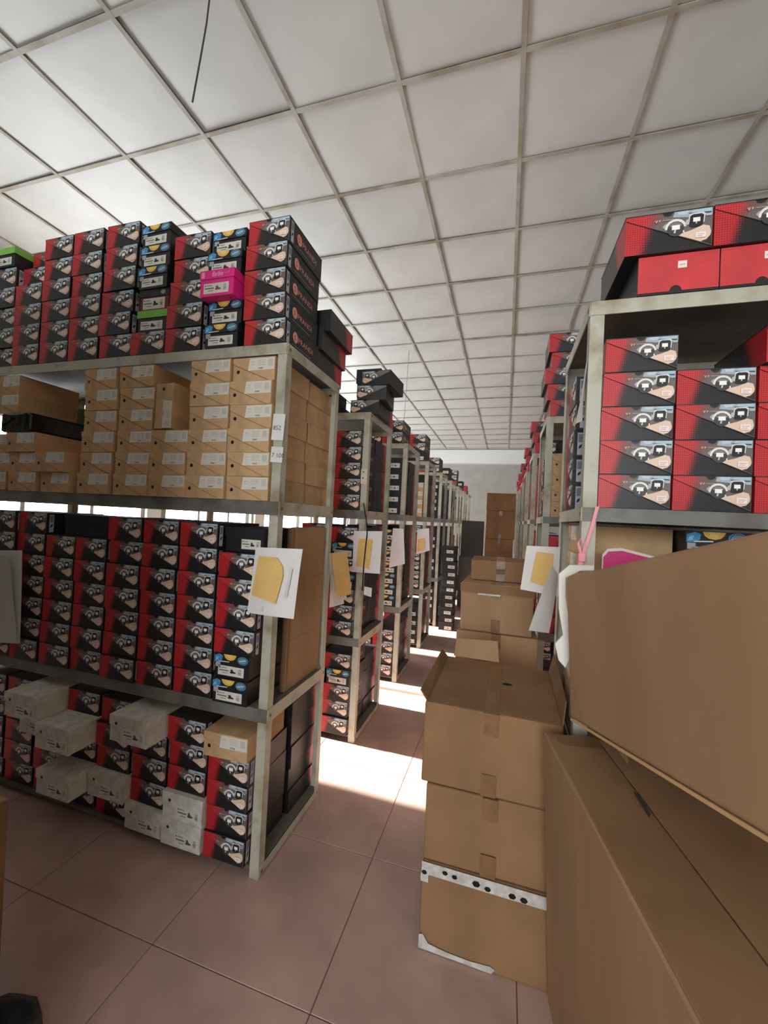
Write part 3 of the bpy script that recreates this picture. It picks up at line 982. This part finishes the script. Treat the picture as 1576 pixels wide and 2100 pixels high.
for k in range(1, 7):
    y0 = 1.447 + 1.46 * k
    nm = NAMES[k] + ' right rack'
    rack('%s steel rack counted from the camera, aisle end showing' % (NAMES[k] + ' right'), RX0, RX0 + 1.5, y0, y0 + 0.56, RLEV, group='right row of racks')
    grp = 'shoe boxes on the %s' % nm
    for li, ks in enumerate((('RRRRX' if k == 1 else 'RRR'), ('RRRRR', 'KKKK')[k % 2], 'RRRRRR', 'RRRR')):
        zb = (2.245, 1.573, 0.801, 0.043)[li]
        stack(ks, 0.2805 - (0.03 if li == 0 else 0), y0 - .006, zb, '%s %s' % (nm, LN[li]), grp, 'aisle column',
              [(-0.02 * (i % 3)) if li == 0 else random.uniform(0, .008) for i in range(len(ks))], None)
        if k < 4:
            for i in range(4 if li != 0 else 2):
                put_box('R', 0.25 + 0.1525 + random.uniform(0, .01), y0 + 0.42, zb + i * 0.1078,
                        'red-black shoe box, %s up, end to aisle, back of %s %s' % (ORD[i + 1], nm, LN[li]), grp, -math.pi / 2)


# ------------------------------------------------------------------ cartons
def hexa(name, pts, M, bev=0.006, seg=2):
    return bevel_mesh(mesh(name, pts, BF, M), bev, seg)


def carton(label, x0, x1, y0, y1, z0, z1, M=CARTON, rz=0.0, tape=True, group=None, wt=0.05):
    cx, cy = (x0 + x1) / 2, (y0 + y1) / 2
    w, d, h = x1 - x0, y1 - y0, z1 - z0
    r = thing('carton', label, 'carton', (cx, cy, z0), (0, 0, rz), group)
    j = lambda: random.uniform(-0.004, 0.004)
    v = [(a + j(), b + j(), c) for a, b, c in bxv(-w / 2, w / 2, -d / 2, d / 2, 0.0, h)]
    obj('body', hexa('body', v, M), r)
    if tape:
        e = 0.0055
        mb = MB().box((-wt / 2, wt / 2, -d / 2 - e, d / 2 + e, h + .0002, h + 0.001)).box((-wt / 2, wt / 2, -d / 2 - e, -d / 2 - e + .0008, h - 0.075, h + .001))
        mb.box((-wt / 2, wt / 2, -d / 2 - e, -d / 2 - e + .0008, 0.002, 0.075))
        obj('tape', mb.make('tape', TAPE), r)
    return r


GC = 'brown cartons piled in the aisle'
c1 = carton('bottom brown carton of front aisle pile, perforated white tape along its top', -0.226, 0.215, 1.455, 1.86, 0.0, 0.302, CARTON2, group=GC, tape=False)
# perforated white tape along the upper front edge and torn tape along the lower edge
mb = MB()
y = -0.2025 - 0.0065
mb.box((-0.225, 0.222, y, y + 0.0012, 0.262, 0.303))
mb.box((-0.227, -0.2, y - 0.0004, y + 0.0008, 0.235, 0.262))
tp = obj('white_tape', mb.make('white_tape', WTAPE), c1)
for hx, hz, s in ((-0.19, 0.268, .008), (-0.118, 0.285, .008), (-0.085, 0.281, .008), (-0.012, 0.280, .011), (0.026, 0.274, .009), (0.105, 0.275, .010), (0.142, 0.273, .010)):
    hx -= 0.025
    s *= 1.25
    obj('perforation', mesh('perforation', [(hx + s * math.cos(t * 1.047), y - 0.0012, hz + s * .8 * math.sin(t * 1.047)) for t in range(6)], [tuple(range(6))], HOLE_SHADE), tp)
pts = [(-0.224, 0.004), (0.025, 0.002), (0.035, 0.018), (0.02, 0.024), (-0.045, 0.018), (-0.125, 0.020), (-0.19, 0.028), (-0.21, 0.055), (-0.224, 0.05)]
obj('torn_tape', MB().prism(pts, y, y + 0.001).make('torn_tape', WTAPE), c1)
carton('middle brown carton of front aisle pile', -0.232, 0.212, 1.458, 1.87, 0.3045, 0.568, CARTON2, 0.01, group=GC)
c3 = carton('top brown carton of front aisle pile, lid flaps partly lifted', -0.245, 0.215, 1.462, 2.0, 0.5705, 0.852, CARTON2, -0.012, group=GC)
# lifted flaps
obj('flap', mesh('flap', [(-0.228, -0.262, 0.283), (-0.255, -0.25, 0.312), (-0.25, 0.20, 0.330), (-0.228, 0.25, 0.283), (-0.224, -0.262, 0.283), (-0.251, -0.25, 0.315), (-0.246, 0.20, 0.333), (-0.224, 0.25, 0.283)],
                 [(0, 1, 2, 3), (4, 7, 6, 5), (0, 4, 5, 1), (1, 5, 6, 2), (2, 6, 7, 3), (3, 7, 4, 0)], CARTON2), c3)
obj('flap', mesh('flap', [(-0.20, 0.27, 0.286), (-0.19, 0.262, 0.375), (0.0, 0.262, 0.385), (0.01, 0.27, 0.286), (-0.20, 0.274, 0.286), (-0.19, 0.266, 0.375), (0.0, 0.266, 0.385), (0.01, 0.274, 0.286)],
                 [(0, 1, 2, 3), (4, 7, 6, 5), (0, 4, 5, 1), (1, 5, 6, 2), (2, 6, 7, 3), (3, 7, 4, 0)], CARTON), c3)
obj('flap', mesh('flap', [(0.226, -0.262, 0.283), (0.238, -0.22, 0.345), (0.240, 0.22, 0.375), (0.226, 0.26, 0.283), (0.229, -0.262, 0.283), (0.241, -0.22, 0.345), (0.243, 0.22, 0.375), (0.229, 0.26, 0.283)],
                 [(0, 1, 2, 3), (4, 7, 6, 5), (0, 4, 5, 1), (1, 5, 6, 2), (2, 6, 7, 3), (3, 7, 4, 0)], CARTON2), c3)
obj('thumb_hole', mesh('thumb_hole', [(0.05 + 0.02 * math.cos(t * .628), 0.02 + 0.012 * math.sin(t * .628), 0.2832) for t in range(10)], [tuple(range(10))], HOLE_SHADE), c3)

carton('bottom brown carton of second aisle pile, beyond the front pile', -0.235, 0.19, 2.34, 2.76, 0.0, 0.45, CARTON2, group=GC)
carton('second brown carton of second aisle pile, tape across its seam', -0.24, 0.19, 2.33, 2.76, 0.452, 0.898, CARTON, 0.01, group=GC)
c5 = carton('third brown carton of second aisle pile, taped top edge', -0.222, 0.165, 2.35, 2.76, 0.90, 1.165, CARTON, -0.01, group=GC)
obj('lid_band', MB().box((-0.199, 0.199, -0.2125, -0.2055, 0.215, 0.262)).make('lid_band', CARTON2), c5)
obj('tape_end', MB().box((-0.10, 0.02, -0.214, -0.2125, 0.205, 0.214)).make('tape_end', WTAPE), c5)
carton('topmost brown carton of second aisle pile', -0.19, 0.15, 2.50, 2.84, 1.167, 1.285, CARTON2, 0.02, group=GC)
carton('lower brown carton of far aisle pile', -0.30, 0.12, 6.6, 7.0, 0.0, 0.62, CARTON2, group=GC)
carton('middle brown carton of far aisle pile', -0.30, 0.12, 6.6, 7.0, 0.622, 1.28, CARTON2, group=GC)
carton('upper brown carton of far aisle pile', -0.30, 0.14, 6.6, 7.0, 1.282, 1.72, CARTON2, group=GC)
carton('highest brown carton of far aisle pile', -0.30, 0.14, 6.62, 7.0, 1.722, 2.0, CARTON2, group=GC, tape=False)
gb = carton('grey carton standing near the back wall', -0.78, -0.36, 7.4, 7.9, 0.0, 0.9, mat('grey_carton', (110, 106, 100), 0.8), group=GC, tape=False)
carton('dark grey carton on top near the back wall', -0.76, -0.38, 7.42, 7.85, 0.902, 1.55, mat('grey_carton2', (84, 80, 76), 0.8), group=GC, tape=False)

# big lower carton in the right foreground (slumped) and the tilted one on it
big = thing('carton', 'large slumped brown carton standing in the right foreground', 'carton', (0, 0, 0))
ux, uy = 0.170, -0.9854     # along its aisle side, towards the camera
px, py = 0.9854, 0.170
A0 = (0.140, 1.364)


def bp(a, b, z):
    return (A0[0] + ux * a + px * b, A0[1] + uy * a + py * b, z)


Lb, Wb, Zb = 0.80, 0.42, 0.87
low = [bp(Lb, 0.035, 0.001), bp(Lb, Wb, 0.001), bp(0.01, Wb - 0.05, 0.001), bp(-0.06, 0.065, 0.001), bp(Lb, 0, Zb), bp(Lb, Wb, Zb), bp(0.02, Wb - 0.02, Zb), bp(0, 0, Zb)]
obj('body', hexa('body', low, CARTON, 0.005, 2), big)
# top flaps: near strip lies flat, the other rises to carry the upper carton


def flap(b0, z0, b1, z1, a0=0.0, a1=Lb, th=0.004):
    P = [bp(a1, b0, z0), bp(a1, b1, z1), bp(a0, b1, z1), bp(a0, b0, z0)]
    return hexa('flap', P + [(x, y, z + th) for x, y, z in P], CARTON2, 0.0015, 1)


obj('flap', flap(0.004, Zb + 0.001, 0.145, Zb + 0.004, 0.02), big)
obj('flap', flap(0.150, Zb + 0.003, 0.40, Zb + 0.05, 0.05), big)
obj('tape', mesh('tape', [bp(0.022, 0.02, Zb + 0.0066), bp(0.075, 0.03, Zb + 0.0068), bp(0.085, 0.144, Zb + 0.0095), bp(0.022, 0.144, Zb + 0.0095)], [(0, 1, 2, 3)], TAPE), big)
obj('tape_scrap', mesh('tape_scrap', [(0.326, 1.312, Zb + 0.016), (0.352, 1.29, Zb + 0.022), (0.338, 1.235, Zb + 0.014)], [(0, 1, 2)], mat('yellow_tape', (168, 150, 92), 0.4)), big)
obj('tear', mesh('tear', [(0.318, 1.118, Zb + 0.013), (0.328, 1.11, Zb + 0.014), (0.333, 1.04, Zb + 0.014), (0.325, 1.03, Zb + 0.013)], [(0, 1, 2, 3)], mat('torn_board', (66, 52, 38), 0.9)), big)

# upper tilted carton
FBL, FTL = Vector((0.210, 1.352, 0.930)), Vector((0.180, 1.338, 1.357))
NBL, NTL = Vector((0.372, 0.690, 1.088)), Vector((0.352, 0.676, 1.517))
ext = 1.08
NBL = FBL + (NBL - FBL) * ext
NTL = FTL + (NTL - FTL) * ext
wv = Vector((0.40, 0.10, 0.02))
up = thing('carton', 'big plain brown carton resting tilted on the slumped carton, right foreground', 'carton', (0, 0, 0))
ptsU = [NBL, NBL + wv, FBL + wv, FBL, NTL, NTL + wv, FTL + wv, FTL]
me = mesh('body', ptsU, BF, CARTON)
obj('body', bevel_mesh(me, 0.012, 3), up)
# corrugated rim along the lower edge
e = (NBL - FBL)
n_out = e.cross(Vector((0, 0, 1))).normalized()
if n_out.x > 0:
    n_out = -n_out
rim = []
for P0 in (FBL + e * 0.02, FBL + e * 0.99):
    for dz, dn in ((-0.003, 0.001), (0.004, 0.001), (0.004, 0.004), (-0.003, 0.004)):
        rim.append(P0 + Vector((0, 0, dz)) + n_out * dn)
obj('rim', mesh('rim', rim, [(0, 1, 2, 3), (7, 6, 5, 4), (0, 4, 5, 1), (1, 5, 6, 2), (2, 6, 7, 3), (3, 7, 4, 0)], mat('rim_board', (204, 164, 116), 0.8)), up)
for s, q in ((0.30, 0.10),):
    P0 = FBL + e * 0.18 + Vector((0, 0, 0.03)) + n_out * 0.0015
    obj('scuff', mesh('scuff', [P0, P0 + Vector((0, 0, 0.035)), P0 + e * 0.012 + Vector((0, 0, 0.012))], [(0, 1, 2)], KRAFTD), up)

# white foam sheet squeezed behind the tilted carton
fo = [(0, 0), (0.02, -0.02), (0.035, 0.02), (0.03, 0.1), (0.012, 0.2), (0.01, 0.26), (0.05, 0.285), (0.09, 0.29), (0.09, 0.305), (0.02, 0.30), (-0.01, 0.27), (-0.006, 0.16), (0.01, 0.08), (-0.012, 0.05)]
o = obj('foam_sheet', MB().prism(fo[::-1], 0, 0.01).make('foam_sheet', FOAM), None, (0.178, 1.395, 1.085))
tag(o, 'thin white foam sheet sticking out behind the big tilted carton', 'foam sheet')

# left foreground carton, sliver at the frame edge
lc = carton('brown carton at the left frame edge in the foreground', -1.86, -1.383, 0.50, 0.872, 0.0, 0.60, CARTON2, 0.0, tape=False)
obj('top_flap', MB().box((-0.2, 0.2275, -0.184, 0.184, 0.601, 0.606)).make('top_flap', CARTON), lc)

# dark bag on the floor in the left corner, and one on top of the right boxes


def lump(name, label, loc, sc, seed):
    bm = bmesh.new()
    bmesh.ops.create_icosphere(bm, subdivisions=3, radius=1.0)
    rnd = random.Random(seed)
    ph = [rnd.uniform(0, 6.28) for _ in range(6)]
    for v in bm.verts:
        c = v.co
        k = 1 + 0.10 * math.sin(4 * c.x + ph[0]) * math.sin(3 * c.y + ph[1]) + 0.06 * math.sin(7 * c.z + ph[2] + 3 * c.x)
        z = max(c.z, -0.55)
        v.co = Vector((c.x * sc[0] * k, c.y * sc[1] * k, (z + 0.55) * sc[2] * (k if z > -0.5 else 1)))
    me = bpy.data.meshes.new(name)
    bm.to_mesh(me)
    bm.free()
    me.materials.append(BAG)
    me.polygons.foreach_set('use_smooth', [True] * len(me.polygons))
    o = obj(name, me, None, loc)
    tag(o, label, 'bag')
    return o


lump('plastic_bag', 'dark plastic bag lying on the floor at lower left corner', (-1.272, 0.80, 0.0), (0.095, 0.10, 0.05), 3)
lump('plastic_bag', 'dark plastic bag on top of the boxes at the right edge', (0.97, 1.60, 2.494), (0.17, 0.12, 0.17), 5)


# ------------------------------------------------------------------ papers, tags, ribbon, wires
def sheet(name, label, cat, corners, M, n=6, curl=0.01, seed=0, thick=0.0008):
    """curled sheet of paper through 4 corners (bl, br, tr, tl)"""
    rnd = random.Random(seed)
    a, b, c, d = [Vector(q) for q in corners]
    nn = (b - a).cross(d - a).normalized()
    v, f = [], []
    p1, p2 = rnd.uniform(0, 6), rnd.uniform(0, 6)
    for j in range(n + 1):
        for i in range(n + 1):
            s, t = i / n, j / n
            P = a * (1 - s) * (1 - t) + b * s * (1 - t) + c * s * t + d * (1 - s) * t
            v.append(P + nn * curl * (math.sin(3 * s + p1) * math.sin(2.5 * (1 - t) + p2) * (1 - t) + 0.4 * (1 - t) * (s - .5)))
    k = len(v)
    v += [q - nn * thick for q in v]
    for j in range(n):
        for i in range(n):
            q = j * (n + 1) + i
            f.append((q, q + 1, q + n + 2, q + n + 1))
            f.append((k + q, k + q + n + 1, k + q + n + 2, k + q + 1))
    me = mesh(name, v, f, M, smooth=True)
    return me, nn


def notice(label, corners, env, group='paper notices hung on the rack posts', seed=1, curl=0.008, marks=None):
    r = thing('paper_notice', label, 'notice', (0, 0, 0), group=group)
    me, nn = sheet('sheet', '', '', corners, PAPER, curl=curl, seed=seed)
    obj('sheet', me, r)
    a, b, c, d = [Vector(q) for q in corners]
    off = nn if nn.y < 0 else -nn

    def pt(s, t, k=0.011):
        return a * (1 - s) * (1 - t) + b * s * (1 - t) + c * s * t + d * (1 - s) * t + off * k
    if env:
        o = obj('envelope', mesh('envelope', [pt(*q) for q in env] + [pt(*q, 0.009) for q in env],
                                 [tuple(range(len(env))), tuple(range(2 * len(env) - 1, len(env) - 1, -1))] + [(i, len(env) + i, len(env) + (i + 1) % len(env), (i + 1) % len(env)) for i in range(len(env))], ENVEL), r)
        o['label'] = 'yellow paper envelope stuck on the sheet'
    for q in (marks or []):
        obj('writing', mesh('writing', [pt(*p, 0.0105) for p in q], [tuple(range(len(q)))], mat('pale_ink', (214, 210, 206), 0.8)), r)
    return r


y = 1.43
notice('white sheet with yellow envelope hung on the near left rack post', [(-0.985, y, 1.095), (-0.768, y - .02, 1.097), (-0.748, y - .01, 1.368), (-0.965, y, 1.36)],
       [(0.07, 0.28), (0.62, 0.19), (0.70, 0.60), (0.66, 0.74), (0.52, 0.86), (0.13, 0.87)], marks=[[(0.78, 0.3), (0.84, 0.3), (0.88, 0.72), (0.82, 0.72)], [(0.30, 0.06), (0.36, 0.05), (0.37, 0.13), (0.33, 0.12)]])
y = 2.56
notice('white sheet with long yellow envelope hung on the second left rack post', [(-0.975, y, 1.135), (-0.775, y, 1.14), (-0.775, y, 1.42), (-0.975, y, 1.41)],
       [(0.15, 0.16), (0.62, 0.10), (0.70, 0.80), (0.22, 0.82)], seed=3, marks=None)
y = 3.64
notice('plain white sheet hung on the third left rack post', [(-1.02, y, 1.05), (-0.87, y, 1.10), (-0.90, y, 1.42), (-1.0, y, 1.42)], None, seed=4)
y = 4.73
notice('small folded white sheet on the fourth left rack post', [(-1.0, y, 1.10), (-0.84, y, 1.16), (-0.86, y, 1.42), (-1.0, y, 1.40)], [(0.1, 0.1), (0.6, 0.1), (0.6, 0.6), (0.1, 0.6)], seed=5)
# bundle of sheets seen edge-on at the back post of the near left rack
for i, (dx, M2, lb) in enumerate(((0.0, PAPER, 'nearest white sheet of the bundle hung edge-on at near left rack back'), (0.02, FOAM, 'middle white sheet of the bundle hung edge-on at near left rack back'), (0.045, ENVEL, 'yellow envelope of the bundle hung edge-on at near left rack back'))):
    me, nn = sheet('hanging_sheet', '', '', [(-0.90 + dx, 2.06, 1.0 + .03 * i), (-0.88 + dx, 2.20, 1.0 + .03 * i), (-0.89 + dx * .6, 2.17, 1.30), (-0.9045 + dx * .3, 2.02, 1.30)], M2, curl=0.012, seed=20 + i)
    tag(obj('hanging_sheet', me), lb, 'paper', 'sheets hung edge-on')
# grey hanging sheet at the left frame edge
r = thing('hanging_sheet', 'large grey-white sheet hanging at the left frame edge', 'paper', (0, 0, 0))
me, nn = sheet('sheet', '', '', [(-2.50, 1.44, 0.77), (-2.285, 1.44, 0.79), (-2.325, 1.44, 1.25), (-2.53, 1.44, 1.235)], PAPER, seed=9)
obj('sheet', me, r)
me, nn = sheet('overlay', '', '', [(-2.50, 1.425, 0.775), (-2.29, 1.425, 0.80), (-2.375, 1.42, 1.21), (-2.55, 1.425, 1.23)], PAPERG, curl=0.02, seed=10)
obj('overlay', me, r)
# right hand notice and rolled paper, on the near right rack
y = 1.974
notice('white sheet with yellow envelope hung at the near right rack back', [(0.078, y - .02, 1.212), (0.237, y, 1.196), (0.239, y, 1.415), (0.096, y - .01, 1.412)],
       [(0.22, 0.22), (0.76, 0.15), (0.80, 0.86), (0.30, 0.88)], seed=6)
me, nn = sheet('curled_paper', '', '', [(0.118, 1.90, 1.045), (0.20, 1.92, 1.04), (0.237, 1.976, 1.29), (0.205, 1.95, 1.33)], PAPERG, curl=0.03, seed=12)
tag(obj('curled_paper', me), 'curled grey paper hanging below the right notice', 'paper')
me, nn = sheet('paper_strip', '', '', [(0.215, 1.53, 1.86), (0.229, 1.475, 1.86), (0.2352, 1.455, 2.06), (0.2352, 1.487, 2.06)], PAPER, curl=0.01, seed=14)
tag(obj('paper_strip', me), 'narrow white paper strip on the near right rack side', 'paper')
# handwritten tags on the near left post
INKB = mat('pen_ink', (70, 68, 74), 0.7)
for (zc, hh, txt, lb) in ((1.86, 0.11, '852', 'white handwritten tag on near left post, upper'), (1.745, 0.065, '7 100', 'white handwritten tag on near left post, lower')):
    r = thing('post_tag', lb, 'tag', (-0.925, 1.479, zc), (0, 0.05, 0))
    obj('card', box_mesh('card', (-0.026, 0.03, 0, 0.001, -hh / 2, hh / 2), PAPER), r)
    tm = text_mesh(txt, 0.026, INKB, 'handwriting')
    obj('handwriting', tm, r, (-0.022, -0.0006, -0.012), (math.pi / 2, 0, 0))
r = thing('post_tag', 'small cream tag on the second left rack post', 'tag', (-0.905, 1.487 + PITCH - 0.006, 1.78))
obj('card', box_mesh('card', (-0.045, 0.0, 0, 0.001, -0.05, 0.05), mat('cream_card', (214, 206, 180), 0.7)), r)
for zc in (0.03, -0.01):
    obj('mark', mesh('mark', [(-0.028 + .006 * math.cos(t * 1.047), -0.0006, zc + .005 * math.sin(t * 1.047)) for t in range(6)], [tuple(range(6))], INKB), r)
me, nn = sheet('post_tag', '', '', [(-0.885, 2.57, 0.99), (-0.83, 2.57, 0.98), (-0.83, 2.57, 1.04), (-0.885, 2.57, 1.045)], PAPER, curl=0.004, seed=15)
tag(obj('post_tag', me), 'small white tag dangling below the second rack notice', 'tag')


def tube(name, pts, rad, M, n=6):
    v, f = [], []
    P = [Vector(p) for p in pts]
    for i, p in enumerate(P):
        d = (P[min(i + 1, len(P) - 1)] - P[max(i - 1, 0)]).normalized()
        s = d.cross(Vector((0.3, 0.9, 0.2))).normalized()
        t = d.cross(s)
        for k in range(n):
            a = 2 * math.pi * k / n
            v.append(p + (s * math.cos(a) + t * math.sin(a)) * rad)
    for i in range(len(P) - 1):
        for k in range(n):
            f.append((i * n + k, i * n + (k + 1) % n, (i + 1) * n + (k + 1) % n, (i + 1) * n + k))
    f.append(tuple(range(n))[::-1])
    f.append(tuple(range((len(P) - 1) * n, len(P) * n)))
    return mesh(name, v, f, M, smooth=True)


tag(obj('hanging_wire', tube('hanging_wire', [(-1.325, 1.395, CZ - 0.002), (-1.30, 1.36, 3.55), (-1.27, 1.31, 3.35), (-1.24, 1.25, 3.085)], 0.0035, WIREM)), 'thin dark wire hanging from the ceiling tiles above left', 'wire')
tag(obj('hanging_wire', tube('hanging_wire', [(-1.31, 5.12, CZ - 0.002), (-1.315, 5.1, 3.2), (-1.33, 5.1, 2.75)], 0.004, mat('pale_wire', (170, 168, 160), 0.6))), 'thin pale wire hanging from the ceiling far down the aisle', 'wire')
tag(obj('tie_string', tube('tie_string', [(-0.92, 2.57, 1.60), (-0.885, 2.555, 1.47), (-0.875, 2.545, 1.40), (-0.885, 2.54, 1.2), (-0.89, 2.55, 1.02)], 0.004, HOLE_SHADE)), 'black string tied over the second rack notice', 'string')
# pink ribbon tied to the right post
rb = thing('ribbon', 'pink ribbon tied around the near right rack post', 'ribbon', (0, 0, 0))


def band(pts, wd):
    v, f = [], []
    for (x, y, z, dx, dz) in pts:
        v += [(x - wd / 2 * dx, y, z - wd / 2 * dz), (x + wd / 2 * dx, y, z + wd / 2 * dz)]
    for i in range(len(pts) - 1):
        f.append((2 * i, 2 * i + 1, 2 * i + 3, 2 * i + 2))
    k = len(v)
    v += [(x, y + 0.0012, z) for x, y, z in v]
    f += [tuple(k + q for q in reversed(g)) for g in f]
    return mesh('tail', v, f, RIBBON)


obj('tail', band([(0.278, 1.436, 1.575, 1, .3), (0.262, 1.430, 1.50, 1, .3), (0.243, 1.428, 1.43, 1, .3), (0.235, 1.430, 1.40, 1, .3)], 0.011), rb)
obj('tail', band([(0.238, 1.426, 1.405, 1, 0), (0.228, 1.424, 1.37, 1, 0), (0.222, 1.424, 1.30, 1, 0)], 0.014), rb)
obj('knot', bevel_mesh(box_mesh('knot', (0.226, 0.248, 1.418, 1.434, 1.395, 1.425), RIBBON), 0.004, 2), rb)
obj('loop', band([(0.236, 1.423, 1.415, 1, 0), (0.224, 1.420, 1.455, .8, .4), (0.232, 1.419, 1.475, .3, .9), (0.244, 1.422, 1.45, .8, -.4), (0.240, 1.424, 1.42, 1, 0)], 0.008), rb)

if FARB.v:
    o = obj('background_shoe_boxes', FARB.make('background_shoe_boxes', [DARKC, KRAFT, RED_END]), kind='stuff')
    o['label'] = 'shoe boxes packed deep in the racks and at the far aisle end'
    o['category'] = 'shoe box'
